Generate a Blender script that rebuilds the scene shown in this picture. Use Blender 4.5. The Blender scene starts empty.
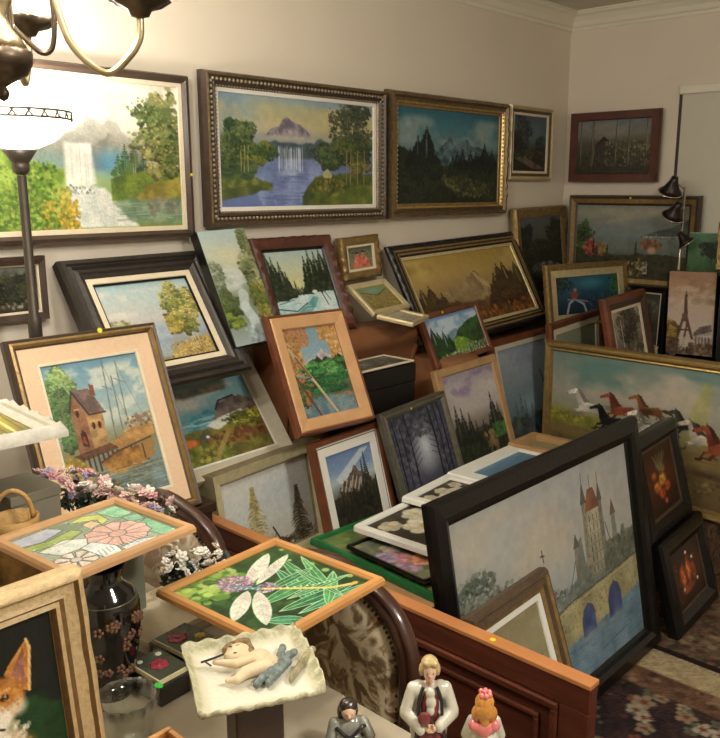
import bpy, bmesh, math, random
import numpy as np
from mathutils import Matrix, Vector, Euler
C = bpy.context.scene.collection
PI = math.pi
random.seed(4)

# ------------------------------------------------------------------ painting software (numpy)
def s2l(c):
    c = np.clip(np.asarray(c, float), 0, 1)
    return np.where(c <= .04045, c/12.92, ((c+.055)/1.055)**2.4)

def lin(c):
    return tuple(float(x) for x in s2l(np.array(c)/255.))+(1.,)

def vnoise(h, w, cy, cx, rng):
    g = rng.random((int(cy)+3, int(cx)+3))
    y = np.linspace(0, cy, h); x = np.linspace(0, cx, w)
    yi = y.astype(int); xi = x.astype(int)
    fy = y-yi; fx = x-xi
    fy = (fy*fy*(3-2*fy))[:, None]; fx = (fx*fx*(3-2*fx))[None, :]
    a = g[yi][:, xi]; b = g[yi][:, xi+1]; c = g[yi+1][:, xi]; d = g[yi+1][:, xi+1]
    return (a*(1-fx)+b*fx)*(1-fy)+(c*(1-fx)+d*fx)*fy

class Art:
    def __init__(s, asp, n=110, seed=1, base=(150, 150, 150)):
        s.asp = asp
        if asp >= 1: s.W = n; s.H = max(8, int(n/asp))
        else: s.H = n; s.W = max(8, int(n*asp))
        s.rng = np.random.default_rng(seed)
        s.img = np.ones((s.H, s.W, 3))*np.array(base)/255.
        s.U, s.V = np.meshgrid((np.arange(s.W))/(s.W-1), (np.arange(s.H))/(s.H-1))
        s.px = 1./max(s.W, s.H)
    def noise(s, sc=6, oct=3, sx=1, sy=1):
        o = 0; a = 1; t = 0
        for k in range(oct):
            o = o+a*vnoise(s.H, s.W, max(1, sc/s.asp*sy), max(1, sc*sx), s.rng); t += a; a *= .55; sc *= 2
        return o/t
    def put(s, m, col, var=.08, col2=None, nsc=14, sl=None):
        c = np.array(col)/255.
        sl = sl or (slice(None), slice(None))
        m = np.clip(m, 0, 1)[..., None]
        sub = s.img[sl]
        if col2 is not None:
            n = s.noise(nsc, 3)[sl][..., None]; n = np.clip((n-.5)*2.6+.5, 0, 1)
            c = c*(1-n)+np.array(col2)/255.*n
        if var:
            c = c*(1+var*(s.rng.random(sub.shape[:2])[..., None]-.5)*2)
        s.img[sl] = sub*(1-m)+c*m
    def grad(s, stops, amp=.04):
        v = s.V+amp*(s.noise(4, 3)-.5)*2
        vs = [p[0] for p in stops]
        for k in range(3):
            s.img[..., k] = np.interp(v, vs, [p[1][k]/255. for p in stops])
    def cloud(s, v0, v1, col, amt=.8, sc=5, thr=.5, u0=0, u1=1):
        n = s.noise(sc, 4, 1, 1.6)
        e = np.clip((s.V-v0)/.06, 0, 1)*np.clip((v1-s.V)/.1, 0, 1)*np.clip((s.U-u0)/.08+ (u0<=0), 0, 1)*np.clip((u1-s.U)/.08+(u1>=1), 0, 1)
        s.put(np.clip((n-thr)*6, 0, 1)*amt*e, col, .03)
    def ridge(s, pts, col, col2=None, jag=.02, soft=.01, nsc=14, bottom=2., alpha=1., var=.1):
        u = np.linspace(0, 1, s.W)
        y = np.interp(u, [p[0] for p in pts], [p[1] for p in pts])
        y = y+jag*(vnoise(1, s.W, 1, 14, s.rng)[0]-.5)*2+jag*.6*(vnoise(1, s.W, 1, 40, s.rng)[0]-.5)*2
        m = np.clip((s.V-y[None, :])/soft+.5, 0, 1)*np.clip((bottom-s.V)/.02, 0, 1)
        m = m*np.clip((s.U-pts[0][0])/.01+1, 0, 1)*np.clip((pts[-1][0]-s.U)/.01+1, 0, 1)
        s.put(m*alpha, col, var, col2, nsc)
    def poly(s, pts, col, col2=None, var=.08, alpha=1., nsc=14, soft=0):
        n = len(pts); ins = np.zeros((s.H, s.W), bool)
        x, y = s.U, s.V
        for i in range(n):
            x0, y0 = pts[i]; x1, y1 = pts[(i+1) % n]
            if y0 == y1: continue
            c = ((y0 > y) != (y1 > y)) & (x < (x1-x0)*(y-y0)/(y1-y0)+x0)
            ins ^= c
        m = ins.astype(float)
        for _ in range(soft):
            p = np.pad(m, 1, 'edge')
            m = (p[1:-1, 1:-1]*2+p[:-2, 1:-1]+p[2:, 1:-1]+p[1:-1, :-2]+p[1:-1, 2:])/6
        s.put(m*alpha, col, var, col2, nsc)
    def ell(s, u, v, ru, rv, col, soft=.25, alpha=1., var=.06, rot=0, col2=None):
        du = (s.U-u)*s.asp; dv = s.V-v
        ru = ru*s.asp
        if rot:
            c, q = math.cos(rot), math.sin(rot); du, dv = du*c+dv*q, -du*q+dv*c
        d = np.sqrt((du/ru)**2+(dv/rv)**2)
        s.put(np.clip((1-d)/max(soft, .02)+.0, 0, 1)*alpha, col, var, col2)
    def dab(s, u, v, r, col, alpha=.9, st=1.):
        ru = r*st/s.asp; rv = r
        i0 = max(0, int((u-ru)*(s.W-1))); i1 = min(s.W, int((u+ru)*(s.W-1))+2)
        j0 = max(0, int((v-rv)*(s.H-1))); j1 = min(s.H, int((v+rv)*(s.H-1))+2)
        if i0 >= i1 or j0 >= j1: return
        sl = (slice(j0, j1), slice(i0, i1))
        d = ((s.U[sl]-u)/max(ru, 1e-4))**2+((s.V[sl]-v)/max(rv, 1e-4))**2
        m = np.clip((1.15-d)*2, 0, 1)[..., None]*alpha
        s.img[sl] = s.img[sl]*(1-m)+np.array(col)/255.*m
    def dabs(s, u0, v0, u1, v1, n, r, cols, alpha=.8, st=1., ellip=False):
        for _ in range(n):
            if ellip:
                a = s.rng.random()*2*PI; q = s.rng.random()**.5
                u = (u0+u1)/2+(u1-u0)/2*q*math.cos(a); v = (v0+v1)/2+(v1-v0)/2*q*math.sin(a)
            else:
                u = u0+(u1-u0)*s.rng.random(); v = v0+(v1-v0)*s.rng.random()
            c = cols[s.rng.integers(len(cols))]
            k = .85+.3*s.rng.random()
            s.dab(u, v, r*(.6+.8*s.rng.random()), np.array(c)*k, alpha, st)
    def line(s, pts, wd, col, alpha=1., var=.05):
        c = np.array(col)/255.
        for (x0, y0), (x1, y1) in zip(pts[:-1], pts[1:]):
            e = wd+2*s.px
            i0 = max(0, int((min(x0, x1)-e/s.asp)*(s.W-1))); i1 = min(s.W, int((max(x0, x1)+e/s.asp)*(s.W-1))+2)
            j0 = max(0, int((min(y0, y1)-e)*(s.H-1))); j1 = min(s.H, int((max(y0, y1)+e)*(s.H-1))+2)
            if i0 >= i1 or j0 >= j1: continue
            sl = (slice(j0, j1), slice(i0, i1))
            dx, dy = (x1-x0)*s.asp, y1-y0; L2 = dx*dx+dy*dy+1e-12
            px = (s.U[sl]-x0)*s.asp; py = s.V[sl]-y0
            t = np.clip((px*dx+py*dy)/L2, 0, 1)
            d = np.sqrt((px-t*dx)**2+(py-t*dy)**2)
            m = np.clip((wd-d)/(s.px*.7)+.5, 0, 1)[..., None]*alpha
            s.img[sl] = s.img[sl]*(1-m)+c*(1+var*(s.rng.random(m.shape)-.5)*2)*m
    def pine(s, u, vb, h, w, col, col2=None, alpha=.95):
        cols = [col, col2 or tuple(c*.75 for c in col)]
        s.line([(u, vb), (u, vb-h)], .004, cols[1], alpha)
        n = max(6, int(h*60))
        for k in range(n):
            t = k/n; v = vb-h*(.1+.9*t); ww = w*(1-t)*(.75+.5*s.rng.random())
            for q in (-1, 1):
                uu = u+q*ww*.45
                s.dab(uu, v+ww*.3, max(ww*.42*s.asp*.5, .006), cols[s.rng.integers(2)], alpha, 1.8)
    def tree(s, u, v, ru, rv, cols, n=90, r=.02, trunk=None, vb=None):
        if trunk: s.line([(u, vb), (u+.01, v)], .006, trunk)
        R = s.rng; cols = [np.array(c, float) for c in cols]
        K = max(6, int(9+rv*46)); r = r*.62
        cl = []
        for k in range(K):
            t = R.random(); vv = v+rv*(2*t-1)*.88; wid = ru*(.35+.75*math.sin(PI*min(.97, .12+t*.82)))
            cl.append((vv, u+wid*(2*R.random()-1)*.8, wid*(.42+.28*R.random()), rv*(.2+.16*R.random()), R.integers(len(cols))))
        cl.sort()
        m = int(n*2.2/K)
        for (vv, uu, cu, cv, ci) in cl:
            base = cols[ci]
            for ph, cnt in ((0, m), (1, m), (2, int(m*.6))):
                for _ in range(cnt):
                    a = R.random()*2*PI; q = R.random()**.5
                    x = uu+cu*1.2*q*math.cos(a); y = vv+cv*1.2*q*math.sin(a)
                    if ph == 0: c = base*.62; y += cv*.35
                    elif ph == 1: c = base*(.85+.3*R.random())
                    else:
                        c = base*1.28; x -= cu*.25; y -= cv*.4
                    s.dab(x, y, r*(.4+.9*R.random())*(1 if ph < 2 else .6), np.minimum(c, 255), .8, 1.4)
    def fall(s, u0, u1, v0, v1, col=(235, 240, 245), n=30, base=None, fade=.7):
        if base: s.poly([(u0, v0), (u1, v0), (u1, v1), (u0, v1)], base)
        for _ in range(n):
            u = u0+(u1-u0)*s.rng.random(); a = v0+(v1-v0)*.15*s.rng.random()
            s.line([(u, a), (u+(s.rng.random()-.5)*.01, v1-(v1-v0)*.15*s.rng.random())], .003, col, fade*s.rng.random())
    def streak(s, u0, v0, u1, v1, cols, n=40, ln=.08, wd=.004, alpha=.6, slope=0):
        for _ in range(n):
            u = u0+(u1-u0)*s.rng.random(); v = v0+(v1-v0)*s.rng.random(); l = ln*s.rng.random()
            ua = max(u0, u-l); ub = min(u1, u+l)
            s.line([(ua, v), (ub, v+slope*(ub-ua))], wd, cols[s.rng.integers(len(cols))], alpha*(.4+.6*s.rng.random()))
    def brush(s, amt=.05):
        n = (s.noise(40, 2)-.5)*2
        s.img = s.img*(1+amt*n[..., None])

# ------------------------------------------------------------------ materials
MATS = {}
def nodes_mat(name):
    m = bpy.data.materials.new(name); m.use_nodes = True
    nt = m.node_tree; b = nt.nodes['Principled BSDF']
    return m, nt, b
def M(name, col=None, rough=.5, metal=0., var=0., vsc=8., bump=0., bsc=60., stretch=None, col2=None, spec=.5, trans=0, emit=None, estr=0, coat=0, alpha=None):
    if name in MATS: return MATS[name]
    m, nt, b = nodes_mat(name)
    c = lin(col)
    b.inputs['Base Color'].default_value = c
    b.inputs['Roughness'].default_value = rough
    b.inputs['Metallic'].default_value = metal
    b.inputs['Specular IOR Level'].default_value = spec
    if coat: b.inputs['Coat Weight'].default_value = coat; b.inputs['Coat Roughness'].default_value = .12
    if trans: b.inputs['Transmission Weight'].default_value = trans
    if emit:
        b.inputs['Emission Color'].default_value = lin(emit); b.inputs['Emission Strength'].default_value = estr
    tc = nt.nodes.new('ShaderNodeTexCoord')
    mp = nt.nodes.new('ShaderNodeMapping')
    nt.links.new(tc.outputs['Object'], mp.inputs[0])
    if stretch: mp.inputs['Scale'].default_value = stretch
    if var or col2:
        n = nt.nodes.new('ShaderNodeTexNoise'); n.inputs['Scale'].default_value = vsc; n.inputs['Detail'].default_value = 6
        nt.links.new(mp.outputs[0], n.inputs['Vector'])
        r = nt.nodes.new('ShaderNodeValToRGB')
        c2 = lin(col2) if col2 else tuple(x*(1-var) for x in c[:3])+(1,)
        r.color_ramp.elements[0].position = .35; r.color_ramp.elements[1].position = .65
        r.color_ramp.elements[0].color = c2; r.color_ramp.elements[1].color = c
        nt.links.new(n.outputs['Fac'], r.inputs[0]); nt.links.new(r.outputs[0], b.inputs['Base Color'])
    if bump:
        n2 = nt.nodes.new('ShaderNodeTexNoise'); n2.inputs['Scale'].default_value = bsc; n2.inputs['Detail'].default_value = 4
        nt.links.new(mp.outputs[0], n2.inputs['Vector'])
        bp = nt.nodes.new('ShaderNodeBump'); bp.inputs['Strength'].default_value = bump; bp.inputs['Distance'].default_value = .004
        nt.links.new(n2.outputs['Fac'], bp.inputs['Height']); nt.links.new(bp.outputs[0], b.inputs['Normal'])
    MATS[name] = m
    return m

def art_mat():
    if 'painted' in MATS: return MATS['painted']
    m, nt, b = nodes_mat('painted_canvas')
    a = nt.nodes.new('ShaderNodeAttribute'); a.attribute_name = 'art'
    nt.links.new(a.outputs['Color'], b.inputs['Base Color'])
    b.inputs['Roughness'].default_value = .45; b.inputs['Specular IOR Level'].default_value = .35
    tc = nt.nodes.new('ShaderNodeTexCoord'); n = nt.nodes.new('ShaderNodeTexNoise'); n.inputs['Scale'].default_value = 220
    nt.links.new(tc.outputs['Object'], n.inputs['Vector'])
    bp = nt.nodes.new('ShaderNodeBump'); bp.inputs['Strength'].default_value = .25; bp.inputs['Distance'].default_value = .002
    nt.links.new(n.outputs['Fac'], bp.inputs['Height']); nt.links.new(bp.outputs[0], b.inputs['Normal'])
    MATS['painted'] = m
    return m
def rug_mat():
    if 'rug' in MATS: return MATS['rug']
    m, nt, b = nodes_mat('woven_rug')
    a = nt.nodes.new('ShaderNodeAttribute'); a.attribute_name = 'art'
    nt.links.new(a.outputs['Color'], b.inputs['Base Color'])
    b.inputs['Roughness'].default_value = .95; b.inputs['Specular IOR Level'].default_value = .1
    tc = nt.nodes.new('ShaderNodeTexCoord'); n = nt.nodes.new('ShaderNodeTexNoise'); n.inputs['Scale'].default_value = 300
    nt.links.new(tc.outputs['Object'], n.inputs['Vector'])
    bp = nt.nodes.new('ShaderNodeBump'); bp.inputs['Strength'].default_value = .6; bp.inputs['Distance'].default_value = .004
    nt.links.new(n.outputs['Fac'], bp.inputs['Height']); nt.links.new(bp.outputs[0], b.inputs['Normal'])
    MATS['rug'] = m
    return m

# ------------------------------------------------------------------ mesh helpers
def link(name, bm, mats, parent=None, smooth=False, kind=None):
    me = bpy.data.meshes.new(name)
    bmesh.ops.recalc_face_normals(bm, faces=bm.faces) if smooth != 'keep' else None
    bm.to_mesh(me); bm.free()
    if not isinstance(mats, (list, tuple)): mats = [mats]
    for m in mats: me.materials.append(m)
    if smooth is True:
        for p in me.polygons: p.use_smooth = True
    o = bpy.data.objects.new(name, me); C.objects.link(o)
    if parent is not None: o.parent = parent
    if kind: o['kind'] = kind
    return o
def tag(o, label, cat, group=None):
    o['label'] = label; o['category'] = cat
    if group: o['group'] = group
    return o
def thing(name, label, cat, loc=(0, 0, 0), rot=(0, 0, 0), group=None):
    o = bpy.data.objects.new(name, None); C.objects.link(o); o.empty_display_size = .05
    o.location = loc; o.rotation_euler = rot
    return tag(o, label, cat, group)
def smooth_by_angle(o, ang=35):
    me = o.data
    for p in me.polygons: p.use_smooth = True
    bm = bmesh.new(); bm.from_mesh(me)
    for e in bm.edges:
        if len(e.link_faces) == 2 and e.calc_face_angle(0) > math.radians(ang): e.smooth = False
    bm.to_mesh(me); bm.free()
    return o
def box(bm, x0, x1, y0, y1, z0, z1, mi=0, bev=0):
    vs = [bm.verts.new((x, y, z)) for x in (x0, x1) for y in (y0, y1) for z in (z0, z1)]
    f = [(0, 1, 3, 2), (4, 6, 7, 5), (0, 4, 5, 1), (2, 3, 7, 6), (0, 2, 6, 4), (1, 5, 7, 3)]
    fs = [bm.faces.new([vs[i] for i in q]) for q in f]
    for q in fs: q.material_index = mi
    if bev:
        r = bmesh.ops.bevel(bm, geom=list({e for q in fs for e in q.edges}), offset=bev, segments=2, profile=.5, affect='EDGES')
        for q in r['faces']: q.material_index = mi
    return vs
def lathe(bm, prof, seg=32, cx=0, cy=0, mi=0, z0=0, sx=1, sy=1, petal=None):
    rings = []
    for k, (r, z) in enumerate(prof):
        ring = []
        for i in range(seg):
            a = 2*PI*i/seg
            rr = r*(1+(petal[0]*math.cos(petal[1]*a) if petal and k >= petal[2] else 0))
            ring.append(bm.verts.new((cx+rr*math.cos(a)*sx, cy+rr*math.sin(a)*sy, z+z0)))
        rings.append(ring)
    for a, b in zip(rings[:-1], rings[1:]):
        for i in range(seg):
            f = bm.faces.new((a[i], a[(i+1) % seg], b[(i+1) % seg], b[i])); f.material_index = mi
    for ring in (rings[0], rings[-1]):
        try: bm.faces.new(ring).material_index = mi
        except Exception: pass
def tube(bm, pts, rad, seg=10, mi=0, cap=True):
    pts = [Vector(p) for p in pts]; n = len(pts)
    rads = rad if isinstance(rad, (list, tuple)) else [rad]*n
    up = Vector((0, 0, 1)); rings = []
    prev = None
    for i, p in enumerate(pts):
        t = (pts[min(i+1, n-1)]-pts[max(i-1, 0)]).normalized()
        if prev is None:
            a = t.cross(up)
            if a.length < 1e-3: a = t.cross(Vector((1, 0, 0)))
            a.normalize()
        else:
            a = prev-t*prev.dot(t); a.normalize()
        prev = a; b = t.cross(a)
        rings.append([bm.verts.new(p+(a*math.cos(2*PI*k/seg)+b*math.sin(2*PI*k/seg))*rads[i]) for k in range(seg)])
    for r0, r1 in zip(rings[:-1], rings[1:]):
        for k in range(seg):
            bm.faces.new((r0[k], r0[(k+1) % seg], r1[(k+1) % seg], r1[k])).material_index = mi
    if cap:
        bm.faces.new(rings[0]).material_index = mi; bm.faces.new(rings[-1]).material_index = mi
def ball(bm, c, r, mi=0, u=8, v=6, rot=None):
    if not isinstance(r, (tuple, list)): r = (r, r, r)
    m = Matrix.Translation(c) @ (rot.to_matrix().to_4x4() if rot else Matrix()) @ Matrix.Diagonal((*r, 1))
    g = bmesh.ops.create_uvsphere(bm, u_segments=u, v_segments=v, radius=1, matrix=m)
    for x in g['verts']:
        for f in x.link_faces: f.material_index = mi; f.smooth = True
def smoothpath(pts, n=6):
    P = [Vector(p) for p in pts]; out = []
    for i in range(len(P)-1):
        p0 = P[max(i-1, 0)]; p1 = P[i]; p2 = P[i+1]; p3 = P[min(i+2, len(P)-1)]
        for k in range(n):
            t = k/n
            out.append(.5*((2*p1)+(p2-p0)*t+(2*p0-5*p1+4*p2-p3)*t*t+(3*p1-p0-3*p2+p3)*t**3))
    out.append(P[-1])
    return out

# ------------------------------------------------------------------ framed pictures
def pose_mat(q):
    X, Y, Z, w, h, yaw, lean, roll = q
    R = Matrix.Rotation(math.radians(yaw), 4, 'Z') @ Matrix.Rotation(-math.radians(lean), 4, 'X') @ Matrix.Rotation(math.radians(roll), 4, 'Y')
    return Matrix.Translation((X, Y, Z)) @ R
def extend(q, z):            # lengthen a leaning picture downwards to the thing that carries it
    q = list(q); R = pose_mat(q).to_3x3(); up = R @ Vector((0, 0, 1))
    d = (q[2]-z)/up.z
    q[0] -= up.x*d; q[1] -= up.y*d; q[2] = z; q[4] += d
    return q
def rectpt(w, h, s, side, t):
    x0, x1, z0, z1 = -w/2+s, w/2-s, s, h-s
    if side == 0: return (x0+(x1-x0)*t, z0)
    if side == 1: return (x1, z0+(z1-z0)*t)
    if side == 2: return (x1-(x1-x0)*t, z1)
    return (x0, z1-(z1-z0)*t)
def sweep(bm, w, h, prof, back, nseg=1, ripple=None, seed=0):
    """prof: list of (inset, height towards viewer, material index for the strip that follows)"""
    pts = [(0, -back, prof[0][2])]+list(prof)+[(prof[-1][0], -back*.6, prof[-1][2])]
    rg = random.Random(seed); ph = [rg.random()*6 for _ in range(4)]
    cache = {}
    loop = []
    per = [(sd, k/nseg) for sd in range(4) for k in range(nseg)]
    L = 0
    for (sd, t) in per:
        row = []
        ln = w if sd % 2 == 0 else h
        for j, (s, d, mi) in enumerate(pts):
            x, z = rectpt(w, h, s, sd, t)
            if ripple and 0 < j < len(pts)-1:
                a, per_len, idx = ripple
                if j-1 in idx:
                    pos = t*ln; env = min(1, min(t, 1-t)*8+.4)
                    rr = math.sin(2*PI*pos/per_len+ph[sd])+.6*math.sin(2*PI*pos/(per_len*.37)+ph[(sd+1) % 4])
                    d = d+a*rr*env
                    cx, cz = (0, 1) if sd == 0 else ((-1, 0) if sd == 1 else ((0, -1) if sd == 2 else (1, 0)))
                    x -= cx*a*.5*rr; z -= cz*a*.5*rr
            row.append(bm.verts.new((x, -d, z)))
        loop.append(row)
    n = len(loop)
    for i in range(n):
        a, b = loop[i], loop[(i+1) % n]
        for j in range(len(pts)-1):
            f = bm.faces.new((a[j], b[j], b[j+1], a[j+1])); f.material_index = pts[j][2]
    # back closing strip
    for i in range(n):
        a, b = loop[i], loop[(i+1) % n]
        bm.faces.new((a[0], a[-1], b[-1], b[0])).material_index = pts[0][2]
def beads(bm, w, h, s, d, r, sp, mi, u=6, v=5):
    for sd in range(4):
        ln = (w if sd % 2 == 0 else h)-2*s
        n = int(ln/sp)
        for k in range(n):
            x, z = rectpt(w, h, s, sd, (k+.5)/n)
            ball(bm, (x, -d, z), r, mi, u, v)
def art_plane(name, art, w, h, x0, z0, y, parent, mat=None, thick=.004, horiz=False):
    W, H = art.W, art.H
    me = bpy.data.meshes.new(name)
    xs = x0+w*np.arange(W)/(W-1); zs = z0+h*(1-np.arange(H)/(H-1))
    XX, ZZ = np.meshgrid(xs, zs)
    front = np.stack([XX.ravel(), np.full(W*H, y), ZZ.ravel()], 1)
    co = np.concatenate([front, [[x0, y+thick, z0+h], [x0+w, y+thick, z0+h], [x0+w, y+thick, z0], [x0, y+thick, z0]]])
    idx = np.arange(W*H).reshape(H, W)
    a = idx[:-1, :-1].ravel(); b = idx[:-1, 1:].ravel(); c = idx[1:, 1:].ravel(); d = idx[1:, :-1].ravel()
    faces = np.stack([a, d, c, b], 1).tolist()
    n = W*H
    faces.append([n, n+1, n+2, n+3])
    faces.append([int(i) for i in idx[0, :]]+[n+1, n])
    faces.append([int(i) for i in idx[-1, ::-1]]+[n+3, n+2])
    faces.append([int(i) for i in idx[::-1, 0]]+[n, n+3])
    faces.append([int(i) for i in idx[:, -1]]+[n+2, n+1])
    me.from_pydata(co.tolist(), [], faces)
    at = me.color_attributes.new('art', 'FLOAT_COLOR', 'POINT')
    col = np.ones((n+4, 4)); col[:n, :3] = s2l(art.img.reshape(-1, 3)); col[n:, :3] = s2l(np.array([.55, .5, .42]))
    at.data.foreach_set('color', col.ravel())
    me.materials.append(mat or art_mat())
    o = bpy.data.objects.new(name, me); C.objects.link(o); o.parent = parent
    return o
def strip_ring(bm, w, h, s0, s1, d, back, mi=0):
    sweep(bm, w, h, [(s0, d, mi), (s1, d, mi)], back)

def picture(q, label, artfn, prof, mats, liner=None, name='framed_painting', cat='painting', n=110, seed=1, back=.018, ripple=None, bead=None, nseg=1, group=None, canvas_d=None, sticker=None, h0=None):
    """prof in metres; liner = list of (width, depth, material) rings inside the frame"""
    w, h = q[3], q[4]
    r = thing(name, label, cat, group=group)
    r.matrix_world = pose_mat(q)
    bm = bmesh.new()
    sweep(bm, w, h, prof, back, nseg, ripple, seed)
    if bead:
        for b in bead: beads(bm, w, h, *b)
    o = link('frame', bm, [M(*m) if isinstance(m, tuple) else m for m in mats], r)
    if nseg > 1: smooth_by_angle(o, 50)
    s = prof[-1][0]; d = prof[-1][1]
    if liner:
        for (lw, ld, lm, lname) in liner:
            bm = bmesh.new()
            e = .001
            w2, h2 = w-2*s+2*e, h-2*s+2*e
            sweep(bm, w2, h2, [(0, ld-.0015, 0), (.0012, ld, 0), (lw-.0012+e, ld-.001, 0), (lw+e, ld-.004, 0)], back*.5+ld*0)
            lo = link(lname, bm, lm, r); lo.location = (0, 0, s-e)
            s += lw; d = ld-.004
    dd = d-.003 if canvas_d is None else canvas_d
    iw, ih = w-2*s, h-2*s
    if h0:
        a = Art(iw/max(.05, h0-s), n, seed); artfn(a)
        extra = max(0, int(round(a.H*ih/(h0-s)))-a.H)
        img = a.img; k = 0
        while extra > 0:
            m_ = min(extra, int(a.H*.2)); img = np.concatenate([img, (img[-m_:][::-1] if k % 2 == 0 else img[-m_:][::-1])]); extra -= m_; k += 1
        a.img = img; a.H = img.shape[0]; a.U, a.V = np.meshgrid(np.arange(a.W)/(a.W-1), np.arange(a.H)/(a.H-1)); a.asp = iw/ih
    else:
        a = Art(iw/ih, n, seed); artfn(a)
    a.brush()
    art_plane('canvas', a, iw+.004, ih+.004, -iw/2-.002, s-.002, -dd, r, thick=.006)
    if sticker:
        for (x, z, col, sz) in sticker:
            bm = bmesh.new(); lathe(bm, [(sz, 0), (sz, .0012)], 16)
            st = link('price_sticker', bm, M('sticker_%s' % col, {'yellow': (225, 215, 40), 'green': (70, 225, 90)}[col], .6), r)
            st.rotation_euler = (PI/2, 0, 0); st.location = (x, -(max(p[1] for p in prof)+.0005), z)
    return r
def canvas_block(q, label, artfn, edge, depth=.03, n=110, seed=1, name='stretched_canvas', cat='painting'):
    w, h = q[3], q[4]
    r = thing(name, label, cat); r.matrix_world = pose_mat(q)
    bm = bmesh.new(); box(bm, -w/2, w/2, .0015, depth, 0, h, 0, .0015)
    link('wrapped_edge', bm, edge, r)
    a = Art(w/h, n, seed); artfn(a); a.brush()
    art_plane('canvas', a, w-.003, h-.003, -w/2+.0015, .0015, 0, r, thick=.002)
    return r
# ------------------------------------------------------------------ the pictures
G1_, G2_, G3_ = (70, 95, 50), (110, 130, 60), (45, 65, 40)
def art_bright_falls(a):
    a.grad([(0, (215, 212, 195)), (.2, (222, 214, 190)), (.45, (190, 195, 190)), (.7, (150, 175, 120)), (1, (120, 140, 80))])
    a.cloud(0, .4, (245, 240, 225), .8, 4, .45); a.cloud(.0, .25, (165, 190, 205), .6, 5, .55, .55, 1)
    a.ridge([(0, .5), (.3, .44), (.42, .33), (.5, .25), (.56, .29), (.62, .27), (.7, .38), (.85, .42), (1, .45)], (150, 150, 140), (185, 180, 168), .02, .03, 10, .62, .8)
    a.ridge([(.45, .5), (.55, .38), (.6, .34), (.7, .42), (.8, .5)], (125, 125, 115), (170, 165, 150), .02, .02, 14, .6, .8)
    a.ell(.3, .55, .2, .12, (110, 170, 175), 1, .6); a.ell(.6, .55, .14, .13, (90, 160, 195), .8, .8)
    a.pine(.68, .62, .2, .06, (85, 125, 80)); a.pine(.73, .64, .24, .07, (95, 120, 70)); a.pine(.78, .64, .17, .06, (80, 110, 80)); a.pine(.64, .62, .13, .05, (110, 150, 90))
    a.ridge([(0, .5), (.1, .5), (.25, .56), (.38, .62), (.45, .68), (.46, .8), (.47, 1)], (115, 150, 60), (160, 185, 90), .02, .02, 18)
    a.ridge([(0, .68), (.15, .72), (.3, .8), (.42, .88), (.5, .99)], (85, 115, 45), (140, 160, 70), .02, .02, 20)
    a.poly([(.36, .42), (.5, .42), (.52, .72), (.36, .72)], (232, 232, 226), alpha=.85, soft=5)
    a.fall(.37, .5, .42, .72, (252, 250, 244), 90)
    a.poly([(.35, .72), (.56, .72), (.74, .99), (.4, .99)], (206, 212, 206), (230, 230, 222), soft=3)
    a.dabs(.36, .7, .52, .76, 60, .008, [(100, 110, 110), (235, 235, 230), (140, 150, 145)], .6)
    a.ridge([(.6, .66), (.68, .62), (.85, .6), (1, .58)], (120, 140, 60), (85, 105, 50), .01, .02, 20, .82)
    a.poly([(.6, .82), (.75, .78), (1, .8), (1, .98), (.7, .96)], (100, 130, 105), (140, 160, 130), soft=3, alpha=.9)
    a.poly([(.72, .8), (.8, .7), (1, .64), (1, .78), (.86, .82)], (160, 150, 70), (115, 105, 55), soft=2)
    a.streak(.62, .82, 1, .95, [(90, 115, 95), (170, 185, 165)], 50)
    a.dabs(.8, .8, 1, .92, 40, .02, [(150, 145, 130), (120, 120, 105)], .6)
    a.dabs(.24, .8, .42, .99, 300, .012, [(225, 180, 70), (196, 150, 56), (150, 150, 60), (110, 120, 50)], .7); a.dabs(.3, .72, .38, .86, 80, .012, [(196, 176, 80), (130, 140, 60)], .6)
    a.dabs(0, .55, .32, .98, 600, .011, [(140, 170, 70), (80, 118, 46), (176, 190, 100), (60, 92, 42)], .6)
    a.line([(.88, .65), (.9, .2)], .006, (110, 90, 60)); a.line([(.93, .66), (.92, .35)], .005, (110, 90, 60))
    a.tree(.88, .32, .12, .26, [(125, 130, 80), (95, 110, 65), (145, 140, 90)], 260, .025)
    a.tree(.93, .5, .07, .14, [(110, 115, 65), (85, 100, 55)], 100, .02)
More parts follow.
